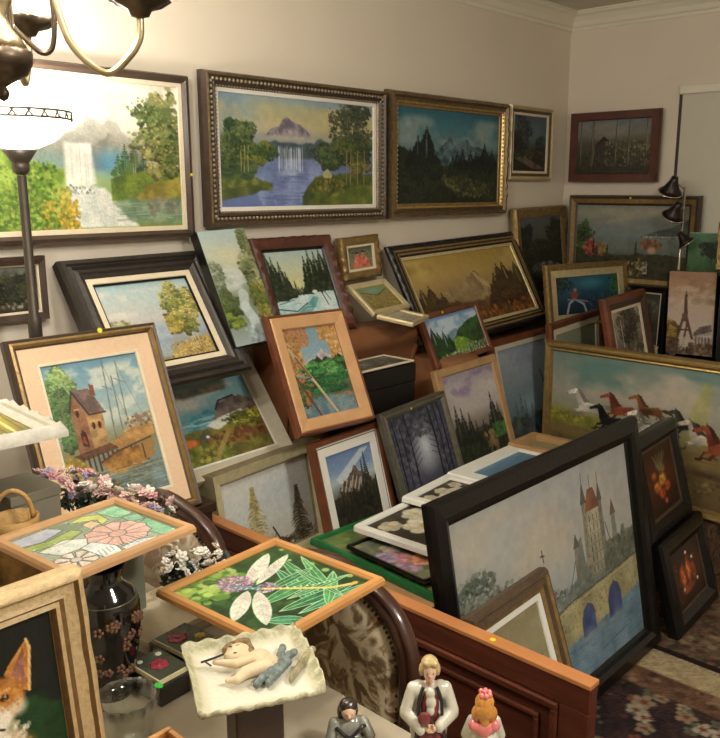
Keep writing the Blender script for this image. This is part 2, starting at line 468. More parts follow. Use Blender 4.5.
def art_lake_falls(a):
    a.grad([(0, (140, 160, 172)), (.12, (176, 174, 138)), (.25, (184, 174, 132)), (.4, (150, 155, 150)), (.6, (96, 112, 142)), (.75, (120, 138, 182)), (1, (98, 114, 166))])
    a.ell(.08, .2, .2, .35, (115, 145, 175), 1, .8); a.cloud(.05, .35, (190, 180, 130), .7, 4)
    a.ell(.41, .28, .25, .1, (205, 190, 165), 1, .7)
    a.ridge([(.27, .32), (.3, .27), (.34, .26), (.37, .22), (.4, .17), (.43, .21), (.46, .23), (.49, .22), (.55, .3)], (102, 96, 110), (168, 158, 165), .02, .008, 26, .36)
    a.ell(.47, .36, .2, .06, (175, 170, 160), 1, .9)
    a.ridge([(.22, .45), (.3, .38), (.42, .42), (.55, .4), (.62, .36), (.75, .42)], (62, 78, 85), (90, 100, 110), .02, .02, 16, .62)
    a.poly([(.28, .55), (.6, .55), (.66, .7), (.5, 1), (.25, 1), (.2, .85)], (104, 120, 166), (142, 158, 200), alpha=.9, soft=3)
    a.fall(.34, .5, .44, .68, (205, 212, 226), 90)
    a.ell(.42, .69, .12, .04, (180, 190, 215), 1, .8)
    a.streak(.2, .7, .6, 1, [(120, 135, 190), (75, 88, 140), (140, 150, 200)], 90)
    a.ridge([(0, .64), (.08, .66), (.18, .71), (.3, .79)], (75, 92, 48), (126, 130, 70), .01, .01, 30, .86)
    a.poly([(0, .84), (.3, .78), (.2, .88), (0, .94)], (70, 84, 48), (104, 108, 62), soft=1)
    a.pine(.1, .72, .5, .13, (70, 92, 62), (50, 72, 50)); a.pine(.14, .7, .42, .1, (88, 104, 66), (60, 82, 54)); a.tree(.12, .38, .075, .16, [(75, 95, 65), (50, 75, 50), (100, 110, 65)], 240, .022); a.tree(.2, .5, .1, .1, [(60, 85, 45), (105, 110, 55)], 140, .02)
    a.tree(.05, .5, .07, .12, [(60, 80, 50), (85, 100, 60)], 90, .02)
    for u in (.12, .14, .16): a.line([(u, .68), (u+.005, .45)], .004, (165, 160, 105))
    a.ridge([(.5, .9), (.58, .72), (.7, .7), (.85, .68), (1, .66)], (60, 75, 40), (95, 105, 50), .02, .02, 20)
    a.poly([(.62, 1), (.7, .88), (.9, .8), (1, .8), (1, 1)], (130, 135, 60), (85, 100, 45), soft=2)
    a.tree(.85, .25, .14, .22, [(60, 68, 50), (85, 88, 65), (48, 58, 45)], 420, .024)
    a.tree(.88, .5, .12, .16, [(75, 85, 45), (115, 110, 60), (50, 65, 40)], 260, .022); a.tree(.68, .52, .08, .13, [(50, 70, 50), (80, 95, 55)], 150, .02)
    for u in (.8, .83, .88, .93): a.line([(u, .8), (u+.005, .45)], .005, (150, 135, 100))
    a.poly([(.63, .69), (.665, .64), (.7, .7), (.69, .73), (.64, .73)], (170, 165, 120))
    a.dabs(.55, .74, .8, .86, 60, .018, [(120, 110, 50), (65, 70, 35), (140, 130, 70)], .7)
def art_dark_forest(a):
    a.grad([(0, (42, 96, 116)), (.22, (66, 116, 128)), (.4, (92, 122, 128)), (.55, (60, 78, 74)), (1, (28, 36, 28))])
    a.cloud(.05, .45, (150, 162, 158), .7, 3.5, .47); a.cloud(.12, .35, (176, 178, 168), .6, 5, .55)
    a.ell(.47, .42, .09, .12, (140, 172, 182), .9, .8)
    a.ridge([(.3, .5), (.38, .4), (.44, .33), (.49, .28), (.53, .36), (.6, .32), (.66, .3), (.75, .38), (1, .42)], (50, 70, 78), (104, 128, 136), .03, .01, 24, .6)
    a.ridge([(0, .4), (.06, .4), (.15, .5), (.3, .55), (.45, .62), (.6, .56), (.8, .5), (1, .5)], (24, 34, 28), (42, 50, 36), .03, .02, 24)
    for u, b, h in ((.27, .68, .5), (.19, .62, .34), (.36, .7, .24), (.31, .66, .3), (.12, .6, .18), (.62, .6, .2), (.7, .62, .22), (.76, .6, .18), (.85, .62, .3), (.93, .62, .24), (.52, .62, .14), (.57, .6, .18)): a.pine(u, b, h, h*.36, (22, 36, 30), (14, 24, 22))
    a.poly([(.4, .72), (.6, .7), (.95, .8), (.8, .94), (.6, .92), (.45, .8)], (92, 92, 54), (54, 60, 36), soft=3, alpha=.85)
    a.line([(.44, .7), (.47, .79), (.58, .86), (.75, .93)], .018, (110, 104, 74), .85); a.dabs(.5, .74, .95, .95, 90, .012, [(130, 124, 86), (84, 86, 52), (52, 58, 36)], .7)
    a.dabs(0, .58, 1, 1, 600, .014, [(34, 44, 28), (52, 56, 32), (22, 30, 24), (66, 66, 40)], .6)
def art_dark_path(a):
    a.grad([(0, (75, 88, 98)), (.4, (85, 100, 108)), (.6, (60, 62, 50)), (1, (45, 42, 32))])
    a.ell(.65, .3, .3, .25, (100, 118, 130), 1, .7)
    a.tree(.32, .3, .2, .3, [(48, 55, 55), (65, 70, 68), (38, 44, 44)], 240, .03, (50, 42, 35), .8)
    a.tree(.08, .55, .12, .25, [(35, 40, 35), (50, 52, 42)], 80, .03); a.tree(.85, .5, .15, .15, [(60, 72, 70), (45, 55, 52)], 80, .03)
    a.poly([(.05, .75), (.6, .95), (1, .95), (.4, .74)], (110, 98, 82), (80, 70, 60), soft=2)
    a.dabs(0, .62, 1, .78, 60, .02, [(85, 80, 50), (50, 50, 38), (130, 105, 70)], .7)
def art_birch_house(a):
    a.grad([(0, (95, 105, 112)), (.25, (112, 112, 105)), (.45, (80, 78, 62)), (1, (48, 46, 36))])
    a.cloud(.0, .4, (135, 130, 120), .7, 5)
    a.poly([(.25, .5), (.37, .32), (.52, .48), (.5, .62), (.27, .62)], (60, 52, 46)); a.poly([(.24, .5), (.37, .3), (.53, .49), (.37, .38)], (35, 30, 30))
    a.dabs(.4, .4, 1, .85, 320, .02, [(75, 82, 48), (110, 108, 75), (48, 52, 36), (140, 130, 110)], .7)
    a.dabs(0, .6, 1, 1, 300, .022, [(50, 50, 36), (68, 66, 45), (38, 38, 30)], .6)
    for u in (.04, .2, .22, .53, .7, .93): a.line([(u, .95), (u+.012, 0)], .008, (62, 55, 48)); a.line([(u+.01, .85), (u+.02, .1)], .004, (155, 150, 140), .8)
def art_tree_valley(a):
    a.grad([(0, (55, 58, 50)), (.4, (110, 112, 98)), (.6, (90, 88, 70)), (1, (48, 44, 34))])
    a.cloud(0, .5, (125, 128, 118), .8, 4)
    a.tree(.75, .45, .25, .28, [(45, 50, 35), (62, 62, 42), (35, 38, 30)], 220, .05); a.tree(.4, .7, .4, .12, [(60, 60, 38), (40, 42, 30)], 140, .04)
    a.dabs(.3, .72, .9, .9, 40, .03, [(165, 160, 150), (120, 110, 90), (60, 50, 40)], .7)
def art_autumn_bank(a):
    a.grad([(0, (160, 188, 195)), (.2, (180, 195, 195)), (.45, (185, 185, 180)), (.7, (150, 160, 170)), (1, (140, 130, 90))])
    a.cloud(.05, .5, (210, 205, 198), .8, 4, .45); a.ell(.2, .5, .25, .15, (195, 190, 190), 1, .7)
    a.poly([(0, .55), (.5, .52), (.62, .62), (.5, .95), (0, .95)], (140, 155, 175), (165, 178, 190), soft=4, alpha=.8)
    a.dabs(0, .45, .25, .62, 90, .02, [(150, 140, 80), (125, 125, 75), (165, 160, 110)], .6)
    a.poly([(.45, 1), (.6, .85), (.8, .78), (1, .76), (1, 1)], (182, 158, 100), (142, 120, 74), soft=2)
    for u in (.78, .8, .83, .86): a.line([(u, .88), (u-.02+.03*math.sin(u*90), .5)], .005, (200, 190, 150))
    a.tree(.83, .35, .15, .3, [(152, 148, 84), (112, 118, 66), (172, 160, 100), (96, 104, 62)], 420, .028)
    a.tree(.68, .6, .1, .12, [(125, 120, 60), (160, 145, 75)], 130, .024); a.dabs(.5, .8, 1, 1, 260, .011, [(196, 170, 108), (120, 98, 60), (160, 150, 98)], .7)
    a.dabs(0, .6, .18, .8, 60, .02, [(140, 125, 70), (110, 105, 60)], .6)
def art_misty_creek(a):
    a.grad([(0, (165, 185, 190)), (.2, (185, 190, 170)), (.45, (160, 168, 155)), (.6, (110, 120, 95)), (1, (150, 165, 165))])
    a.ell(.5, .25, .28, .14, (205, 198, 165), 1, .8); a.cloud(.3, .6, (195, 202, 200), .8, 5)
    a.ell(.5, .42, .2, .09, (200, 205, 205), 1, .8)
    a.tree(.93, .35, .18, .3, [(115, 120, 85), (95, 105, 70), (140, 138, 105)], 260, .024); a.tree(.1, .4, .12, .14, [(125, 135, 115), (105, 118, 95)], 80, .022)
    a.tree(.88, .65, .2, .16, [(85, 95, 45), (120, 115, 60), (65, 78, 40)], 220, .024); a.tree(.12, .62, .2, .09, [(90, 100, 65), (70, 82, 50)], 120, .022)
    a.tree(.15, .76, .2, .08, [(75, 95, 40), (110, 125, 55), (60, 75, 40)], 130, .02)
    a.line([(.8, .78), (1., .95)], .012, (170, 135, 85)); a.line([(.5, .58), (.45, .68), (.55, .8), (.5, 1)], .05, (185, 198, 200), .8)
    a.dabs(.3, .85, .8, 1, 60, .02, [(175, 190, 195), (140, 155, 155)], .6)
def art_snow_creek(a):
    a.grad([(0, (165, 185, 185)), (.3, (190, 195, 165)), (.5, (185, 180, 140)), (.65, (200, 215, 215)), (1, (185, 210, 212))])
    a.ell(.42, .48, .16, .15, (210, 205, 150), .8, .8)
    a.pine(.38, .62, .2, .05, (50, 65, 50))
    for k in range(14): a.pine(.33+.022*k, .62, .08+.05*((k*7) % 5)/5, .03, (50, 65, 45))
    for u, h in ((.02, .7), (.1, .62), (.2, .55), (.27, .4), (.63, .6), (.72, .68), (.82, .66), (.92, .7), (.99, .6)): a.pine(u, .68, h, h*.32, (42, 55, 38), (26, 36, 26)); a.pine(u+.03, .7, h*.7, h*.3, (62, 70, 48), (34, 44, 32))
    a.ridge([(0, .7), (.2, .68), (.45, .63), (.65, .62), (.85, .6), (1, .62)], (205, 220, 220), (170, 205, 208), .01, .01, 12)
    a.poly([(.3, .86), (.5, .75), (.62, .66), (.7, .68), (.62, .8), (.45, .92)], (110, 165, 165), (85, 140, 145), soft=1)
    a.line([(.0, .78), (.3, .84), (.5, .74)], .008, (60, 80, 75)); a.line([(.05, .72), (.3, .68)], .006, (90, 120, 120))
    a.line([(.6, .62), (.7, .57), (.8, .62)], .012, (70, 62, 50)); a.line([(.78, .62), (.84, .8)], .008, (50, 45, 38)); a.line([(.83, .6), (.9, .74)], .006, (60, 55, 45)); a.ell(.67, .6, .05, .03, (220, 225, 215), .3)
    a.streak(0, .7, 1, 1, [(120, 160, 162), (225, 235, 235)], 40, .1, .004)
def art_red_dress(a):
    a.grad([(0, (80, 86, 68)), (.4, (120, 118, 98)), (1, (150, 128, 92))])
    a.dabs(0, 0, 1, 1, 220, .035, [(90, 98, 72), (64, 66, 54), (150, 138, 110)], .6)
    a.poly([(.3, .42), (.46, .4), (.56, .95), (.14, .95)], (206, 92, 78), (226, 132, 112), soft=2); a.poly([(.52, .38), (.68, .38), (.9, .92), (.5, .95)], (222, 124, 104), (196, 80, 68), soft=2)
    a.ell(.38, .32, .06, .07, (206, 160, 130), .3); a.ell(.6, .29, .06, .07, (210, 164, 136), .3); a.ell(.37, .27, .075, .06, (60, 42, 34), .3); a.ell(.61, .24, .075, .06, (54, 40, 34), .3)
    a.line([(.32, .48), (.26, .62), (.38, .66)], .02, (212, 166, 138)); a.line([(.68, .46), (.76, .58), (.62, .64)], .02, (212, 166, 138)); a.dabs(.1, .8, .9, 1, 60, .03, [(150, 140, 90), (110, 120, 70)], .6)
def art_golden_peaks(a):
    a.grad([(0, (165, 140, 70)), (.3, (170, 145, 85)), (.5, (150, 125, 80)), (.75, (120, 90, 50)), (1, (135, 75, 30))])
    a.cloud(0, .4, (185, 165, 105), .7, 4); a.cloud(.05, .3, (140, 110, 45), .5, 5, .55)
    a.ridge([(.15, .6), (.28, .48), (.35, .5), (.45, .4), (.52, .28), (.56, .3), (.62, .45), (.7, .5), (.8, .6)], (125, 105, 75), (160, 138, 100), .03, .01, 16, .8)
    a.poly([(.52, .28), (.56, .32), (.66, .58), (.58, .5)], (190, 165, 110), alpha=.7)
    a.ridge([(0, .62), (.2, .66), (.5, .7), (.8, .66), (1, .68)], (120, 80, 40), (80, 58, 32), .03, .03, 14)
    for u, b, h in ((.05, .75, .35), (.12, .8, .42), (.2, .8, .3), (.78, .85, .62), (.84, .9, .7), (.72, .85, .5), (.9, .9, .55), (.96, .9, .66), (.66, .85, .35)): a.pine(u, b, h, h*.28, (75, 58, 32), (52, 40, 24))
    a.tree(.85, .8, .15, .15, [(60, 45, 28), (85, 60, 35)], 160, .03); a.dabs(0, .82, 1, 1, 240, .03, [(150, 80, 30), (110, 70, 30), (165, 100, 40), (80, 50, 25)], .7)
def art_dark_stream(a):
    a.grad([(0, (85, 88, 92)), (.35, (75, 82, 70)), (.6, (40, 46, 34)), (1, (32, 34, 26))])
    a.cloud(0, .4, (105, 108, 112), .7, 4); a.tree(.12, .3, .14, .2, [(28, 30, 24), (42, 44, 32)], 140, .03); a.tree(.85, .3, .16, .25, [(48, 54, 38), (34, 38, 28)], 160, .03)
    a.line([(.2, .5), (.22, .15)], .012, (30, 26, 22)); a.tree(.5, .5, .5, .12, [(38, 44, 30), (50, 56, 38)], 150, .03)
    for k in range(5): a.line([(.2+.07*k, .85), (.35+.08*k, .72), (.6+.08*k, .8)], .012, (150, 148, 140), .7)
    a.dabs(0, .55, 1, 1, 120, .03, [(34, 38, 28), (46, 48, 34)], .5)
def art_autumn_lake(a):
    a.grad([(0, (120, 150, 165)), (.3, (130, 158, 172)), (.45, (175, 170, 165)), (.7, (70, 90, 60)), (1, (90, 110, 110))])
    a.ridge([(.3, .38), (.45, .34), (.55, .3), (.62, .24), (.68, .3), (.8, .36)], (150, 140, 145), (200, 195, 195), .02, .01, 18, .42)
    a.dabs(0, 0, .42, .2, 420, .018, [(168, 108, 80), (150, 118, 78), (180, 130, 98)], .8); a.dabs(0, .1, .25, .5, 420, .016, [(160, 120, 70), (140, 90, 55), (175, 150, 100)], .8)
    a.dabs(.65, 0, 1, .16, 240, .018, [(190, 150, 90), (165, 120, 70)], .8); a.dabs(.78, .1, 1, .42, 300, .018, [(200, 165, 110), (175, 130, 80)], .8)
    a.ridge([(.2, .42), (.4, .38), (.5, .36), (.6, .38), (.8, .37), (1, .36)], (35, 45, 32), (50, 62, 40), .02, .02, 12, .55)
    a.tree(.45, .48, .22, .07, [(58, 116, 62), (38, 84, 48), (92, 140, 78)], 160, .024); a.tree(.82, .47, .2, .08, [(50, 106, 56), (84, 134, 74)], 160, .024)
    a.line([(.2, .57), (1, .57)], .008, (30, 50, 35)); a.tree(.6, .66, .4, .08, [(45, 100, 55), (60, 110, 60), (35, 75, 45)], 240, .024)
    a.dabs(.6, .8, 1, .94, 200, .018, [(160, 125, 80), (140, 105, 70)], .7); a.ridge([(0, .8), (.4, .78), (1, .84)], (85, 110, 120), (120, 140, 145), .02, .02, 10)
    a.tree(.12, .7, .14, .14, [(40, 90, 50), (130, 90, 60), (30, 60, 40)], 140, .026); a.line([(.05, .22), (.35, .62), (.6, .98)], .016, (185, 165, 130)); a.line([(.12, .32), (.3, .56)], .012, (120, 80, 55))
    a.line([(.02, .5), (.3, 1)], .012, (95, 60, 45))
def art_teal_valley(a):
    a.grad([(0, (110, 165, 170)), (.3, (135, 175, 178)), (.5, (90, 140, 150)), (.65, (105, 110, 70)), (1, (100, 85, 50))])
    a.cloud(.05, .4, (200, 195, 182), .95, 3, .42); a.cloud(.05, .3, (120, 125, 125), .6, 5, .56)
    a.ridge([(0, .52), (.3, .45), (.5, .38), (.7, .36), (.95, .4)], (70, 130, 140), (110, 160, 165), .01, .02, 12, .6)
    a.streak(.1, .46, .7, .56, [(180, 200, 200), (60, 110, 125)], 30, .15, .008)
    a.ridge([(.55, .5), (.62, .35), (.75, .28), (.9, .3), (1, .38)], (95, 82, 78), (130, 115, 105), .02, .01, 12, .56); a.line([(.6, .4), (.66, .3), (.82, .27)], .01, (45, 40, 38))
    a.poly([(.45, .56), (.6, .5), (.85, .46), (.8, .58), (.65, .66), (.55, .66)], (215, 212, 200), soft=1); a.line([(.8, .52), (.76, .6), (.66, .66)], .01, (50, 48, 45))
    a.ridge([(0, .62), (.3, .58), (.6, .62), (1, .48)], (125, 120, 55), (90, 85, 45), .02, .02, 14)
    a.tree(.86, .56, .16, .08, [(165, 155, 60), (120, 120, 50), (85, 90, 40)], 140, .024); a.dabs(.4, .68, 1, .84, 120, .03, [(115, 75, 45), (90, 55, 38), (140, 100, 55)], .8)
    a.ell(.22, .72, .12, .06, (205, 120, 60), .4, col2=(180, 85, 45)); a.ell(.08, .76, .06, .04, (200, 200, 190), .4); a.ell(.4, .68, .06, .05, (75, 80, 70), .3); a.ell(.42, .69, .02, .02, (220, 220, 215), .3)
    a.dabs(0, .78, .6, 1, 200, .024, [(120, 125, 45), (85, 100, 40), (160, 150, 80)], .7); a.line([(.6, .72), (.5, .85), (.4, 1)], .03, (165, 140, 95), .7)
def art_harbour_house(a):
    a.grad([(0, (104, 142, 162)), (.25, (140, 168, 176)), (.45, (158, 174, 170)), (.6, (126, 120, 84)), (.75, (112, 132, 132)), (1, (96, 122, 130))])
    a.cloud(.02, .5, (196, 200, 188), .85, 5, .45)
    a.tree(.12, .2, .13, .18, [(120, 145, 92), (82, 112, 72), (142, 158, 102)], 520, .016); a.tree(.14, .38, .14, .18, [(76, 105, 62), (104, 125, 72), (60, 84, 54)], 420, .016)
    a.line([(.1, .5), (.13, .15)], .005, (112, 100, 70))
    for (u0, v0, u1, v1) in ((.62, .02, .57, .58), (.76, .04, .73, .56), (.68, .14, .66, .54)): a.line([(u0, v0), (u1, v1)], .004, (104, 110, 104))
    a.line([(.56, .2), (.66, .24)], .003, (112, 118, 110)); a.line([(.57, .5), (.62, .04), (.75, .5)], .0018, (118, 122, 114)); a.line([(.73, .5), (.76, .06), (.92, .48)], .0018, (118, 122, 114)); a.line([(.7, .16), (.8, .2)], .003, (112, 118, 110))
    a.poly([(.66, .54), (.8, .46), (1, .43), (1, .56), (.7, .58)], (124, 108, 88), (176, 160, 134), soft=1); a.dabs(.7, .44, 1, .56, 90, .01, [(150, 132, 104), (96, 80, 64), (190, 178, 154)], .7)
    a.poly([(.3, .36), (.34, .3), (.46, .36), (.5, .38), (.48, .62), (.3, .64)], (184, 148, 98), (146, 112, 74)); a.poly([(.19, .34), (.25, .22), (.33, .36), (.33, .64), (.18, .63)], (122, 84, 60), (146, 104, 76))
    a.poly([(.24, .2), (.42, .2), (.53, .38), (.36, .38)], (96, 80, 76), (134, 108, 98)); a.line([(.24, .2), (.36, .38), (.53, .38)], .006, (62, 46, 42)); a.poly([(.42, .24), (.43, .17), (.47, .18), (.47, .26)], (122, 76, 58)); a.line([(.24, .21), (.18, .34)], .006, (62, 46, 42))
    a.poly([(.23, .58), (.23, .5), (.26, .47), (.29, .5), (.29, .6)], (58, 32, 28)); a.poly([(.24, .56), (.245, .52), (.27, .52), (.275, .58)], (140, 60, 48))
    for (u, v) in ((.38, .46), (.44, .46), (.25, .36)): a.ell(u, v, .018, .028, (62, 34, 28), .15); a.line([(u-.02, v-.03), (u+.02, v-.03)], .004, (196, 160, 104))
    a.poly([(.1, .64), (.5, .6), (1, .54), (1, .575), (.55, .65), (.12, .69)], (104, 70, 48), (76, 50, 36)); a.poly([(.5, .6), (.75, .53), (.98, .53), (1, .6), (.6, .66)], (150, 112, 68), (184, 142, 86))
    for k in range(14): a.line([(.2+.05*k, .66), (.2+.05*k, .78)], .006, (62, 42, 34)); a.line([(.22+.05*k, .7), (.24+.05*k, .8)], .003, (150, 130, 96))
    a.poly([(.36, .72), (.55, .67), (.8, .66), (.93, .62), (.94, .74), (.72, .82), (.42, .82)], (176, 130, 64), (116, 82, 44)); a.poly([(.78, .66), (.95, .62), (.93, .76), (.8, .77)], (150, 114, 64)); a.line([(.36, .72), (.55, .67), (.93, .62)], .006, (80, 54, 36)); a.line([(.82, .66), (.82, .76)], .005, (74, 50, 34))
    a.ridge([(0, .66), (.08, .63), (.16, .66), (.26, .74), (.34, .8)], (180, 150, 62), (128, 112, 52), .01, .02, 26, .86)
    a.ridge([(0, .84), (.4, .82), (.6, .82), (1, .78)], (102, 122, 116), (76, 88, 80), .01, .03, 24, alpha=.7); a.streak(.1, .78, 1, 1, [(158, 142, 96), (124, 150, 158), (72, 76, 60), (160, 172, 172)], 320, .1, .0035)
    a.dabs(0, .86, .5, 1, 200, .012, [(80, 80, 55), (140, 118, 80), (60, 60, 50)], .6); a.ell(.92, .9, .14, .12, (126, 148, 158), 1, .7)
def art_white_spruces(a):
    a.grad([(0, (216, 214, 206)), (.3, (206, 208, 204)), (.6, (198, 200, 194)), (1, (186, 182, 164))])
    a.ell(.6, .3, .3, .3, (186, 196, 202), 1, .8); a.ell(.2, .6, .15, .3, (196, 206, 208), 1, .6)
    R = a.rng
    for u, b, h, w, c, c2 in ((.33, .9, .74, .36, (188, 170, 104), (142, 130, 88)), (.83, 1.05, .72, .34, (104, 92, 70), (70, 66, 52))):
        a.line([(u, b), (u, b-h)], .005, c2)
        for k in range(19):
            t = k/19; v = b-h*(1-t*.95); ww = w*(.06+.94*t)*.5
            for q in (-1, 1):
                wq = ww*(.7+.5*R.random())
                for m in range(7):
                    f = m/6; a.dab(u+q*wq*f, v+.05*f*f+.008*R.random(), .016*(1.1-f*.6), np.array(c if R.random() > .4 else c2)*(.85+.3*R.random()), .7, 1.7)
    a.dabs(.12, .8, .55, .95, 90, .016, [(188, 152, 96), (150, 130, 90)], .6); a.dabs(.62, .85, 1, 1, 90, .016, [(74, 70, 52), (110, 98, 72)], .6)
    a.line([(.5, .7), (.56, .86), (.66, .96)], .01, (60, 50, 42)); a.line([(.53, .78), (.5, .84)], .006, (60, 50, 42)); a.tree(.6, .93, .08, .06, [(75, 65, 50), (110, 95, 70)], 60, .018)
def art_blue_alp(a):
    a.grad([(0, (95, 120, 165)), (.25, (125, 150, 180)), (.4, (170, 185, 190)), (.6, (90, 90, 85)), (1, (35, 38, 30))])
    a.poly([(.15, .35), (.75, .05), (.95, .05), (.25, .45)], (205, 212, 210), alpha=.7, soft=4); a.cloud(.05, .4, (200, 208, 210), .6, 4)
    a.ridge([(.05, .62), (.3, .42), (.42, .36), (.5, .3), (.56, .26), (.66, .32), (.78, .42), (.95, .5), (1, .55)], (70, 60, 52), (115, 100, 88), .03, .01, 18)
    for k in range(9): a.line([(.3+.07*k, .38+.03*(k % 3)), (.22+.07*k, .52+.03*(k % 3))], .01, (205, 200, 190), .7)
    a.pine(.8, .6, .5, .1, (52, 52, 44)); a.pine(.72, .6, .4, .08, (60, 58, 50))
    a.ridge([(0, .62), (.3, .58), (.6, .6), (.85, .52), (1, .5)], (40, 38, 30), (62, 55, 42), .03, .02, 16)
    for k in range(12): a.pine(.04+.085*k, .85, .2+.06*(k % 3), .08, (34, 38, 28), (24, 28, 22))
    a.dabs(0, .72, 1, 1, 160, .03, [(38, 38, 28), (55, 48, 34), (26, 30, 24)], .6)
def art_blue_night_wood(a):
    a.grad([(0, (46, 46, 56)), (.4, (74, 76, 94)), (.7, (96, 98, 112)), (1, (66, 66, 76))])
    a.ell(.52, .5, .24, .42, (188, 194, 200), .9, .95); a.dabs(0, 0, 1, .35, 300, .03, [(42, 42, 50), (70, 72, 88), (55, 56, 66), (95, 98, 115)], .6)
    a.dabs(0, .3, .3, 1, 200, .028, [(60, 62, 75), (45, 46, 55), (85, 86, 102)], .6); a.dabs(.75, .3, 1, 1, 200, .028, [(60, 62, 78), (44, 45, 55), (88, 88, 108)], .6)
    for u, w in ((.3, .01), (.74, .016), (.84, .01), (.93, .014), (.08, .012), (.18, .007)): a.line([(u-.02, 1), (u, .4), (u-.02, 0)], w, (12, 12, 16))
    for k in range(14): a.line([(.3 if k % 2 else .74, .2+.04*k), ((.3 if k % 2 else .74)+(.12 if k % 2 else -.12), .12+.04*k)], .004, (32, 32, 38))
def art_purple_sky(a):
    a.grad([(0, (150, 140, 150)), (.2, (175, 168, 170)), (.45, (178, 168, 165)), (.6, (130, 118, 108)), (1, (50, 48, 40))])
    a.cloud(.0, .35, (128, 108, 145), .7, 3, .5); a.cloud(.1, .4, (195, 188, 185), .7, 4, .5)
    a.tree(.6, .85, .5, .14, [(45, 50, 38), (32, 38, 30), (62, 60, 45)], 260, .03)
    for u, b, h in ((.12, .9, .55), (.22, .9, .5), (.34, .9, .42), (.44, .92, .32), (.82, .88, .55), (.92, .9, .42), (.72, .9, .32), (.58, .9, .28)): a.pine(u, b, h, h*.3, (34, 40, 32), (22, 28, 24))
    a.dabs(.55, .78, .78, .98, 50, .03, [(150, 125, 85), (120, 98, 70)], .8); a.dabs(.75, .72, .98, .88, 60, .025, [(75, 125, 60), (55, 95, 50)], .8)
    for u in (.55, .62): a.line([(u, .98), (u, .68)], .008, (60, 45, 35))
    a.dabs(0, .85, .6, 1, 80, .03, [(50, 62, 38), (36, 40, 30)], .7)
def art_green_valley(a):
    a.grad([(0, (105, 140, 180)), (.3, (140, 170, 200)), (.5, (150, 170, 180)), (.6, (90, 120, 70)), (1, (60, 75, 45))])
    a.cloud(.05, .5, (190, 205, 218), .9, 5, .45); a.ridge([(.2, .55), (.4, .4), (.5, .36), (.62, .45), (.8, .5)], (110, 140, 160), (150, 172, 185), .02, .02, 14, .7)
    a.ridge([(.4, .62), (.55, .42), (.7, .3), (.85, .22), (1, .2)], (60, 95, 45), (35, 62, 35), .02, .01, 14); a.ridge([(.35, .7), (.5, .55), (.6, .6), (.75, .75)], (110, 150, 55), (75, 115, 45), .02, .02, 14)
    for u, b, h in ((.08, .88, .68), (.16, .92, .6), (.26, .95, .62), (.34, .95, .5), (.42, .95, .35)): a.pine(u, b, h, h*.28, (45, 75, 38), (28, 50, 28))
    a.dabs(.4, .6, .6, .9, 80, .03, [(150, 180, 60), (110, 150, 50)], .7); a.tree(.85, .62, .2, .1, [(40, 62, 34), (60, 85, 42)], 100, .03)
    a.dabs(.1, .88, 1, 1, 200, .024, [(190, 190, 175), (90, 115, 60), (60, 78, 48), (150, 155, 130)], .8); a.dabs(.6, .78, 1, .9, 80, .024, [(170, 172, 160), (90, 100, 80), (120, 140, 80)], .7)
def art_blue_dancer(a):
    a.grad([(0, (50, 92, 110)), (.3, (42, 90, 112)), (.6, (38, 62, 80)), (1, (30, 40, 52))])
    a.ell(.55, .2, .25, .2, (75, 135, 155), 1, .8); a.tree(.08, .2, .14, .2, [(50, 68, 62), (38, 50, 48)], 80, .04); a.tree(.94, .4, .1, .4, [(62, 105, 62), (45, 80, 55)], 160, .035)
    a.ell(.28, .5, .06, .12, (150, 62, 55), .3); a.ell(.3, .36, .03, .05, (165, 130, 110), .3); a.line([(.2, .42), (.3, .5), (.38, .45)], .018, (110, 70, 62))
    a.line([(.28, .6), (.2, .7), (.16, .95)], .03, (165, 172, 180)); a.line([(.3, .62), (.42, .75), (.46, .98)], .03, (150, 158, 170)); a.line([(.18, .6), (.3, .62), (.5, .7)], .02, (120, 130, 142))
    a.dabs(.5, .45, 1, 1, 150, .035, [(45, 72, 88), (32, 48, 62), (60, 100, 105)], .6)
    for u in (.72, .8, .86): a.line([(u, .9), (u, .35)], .01, (70, 100, 95), .7)
def art_misty_pines(a):
    a.grad([(0, (130, 142, 158)), (.25, (142, 152, 162)), (.5, (125, 145, 155)), (.75, (95, 115, 118)), (1, (62, 72, 68))])
    a.cloud(.0, .4, (150, 160, 172), .8, 4); a.ell(.45, .6, .25, .14, (165, 182, 190), 1, .8)
    for u, b, h in ((.2, .75, .22), (.3, .72, .26), (.38, .74, .2), (.5, .75, .16), (.8, .85, .45), (.9, .9, .55)): a.pine(u, b, h, h*.3, (85, 108, 118), (70, 92, 100), .7)
    a.pine(.93, .95, .6, .16, (60, 70, 70), (45, 55, 55)); a.line([(.78, .3), (.86, .5), (.88, .9)], .01, (70, 72, 70))
    a.dabs(0, .7, 1, 1, 220, .035, [(75, 85, 78), (52, 60, 55), (95, 102, 95)], .6)
def art_pale_green(a):
    a.grad([(0, (150, 152, 128)), (.5, (142, 148, 125)), (1, (125, 132, 108))]); a.cloud(.3, 1, (128, 138, 112), .6, 4)
    a.dabs(0, .55, 1, 1, 80, .04, [(115, 122, 92), (98, 108, 80)], .4)
def art_birch_trunks(a):
    a.grad([(0, (165, 160, 145)), (.5, (150, 145, 130)), (1, (70, 62, 50))])
    a.tree(.6, .3, .4, .35, [(70, 62, 48), (50, 46, 38), (100, 92, 75)], 240, .04)
    for u, w in ((.42, .02), (.55, .016), (.62, .022), (.75, .015)): a.line([(u+.05, 1), (u, .5), (u+.02, 0)], w, (52, 46, 38))
    a.line([(.3, 1), (.28, .2)], .015, (185, 182, 170)); a.dabs(0, .75, 1, 1, 120, .04, [(60, 54, 42), (110, 100, 84), (165, 158, 145)], .7)
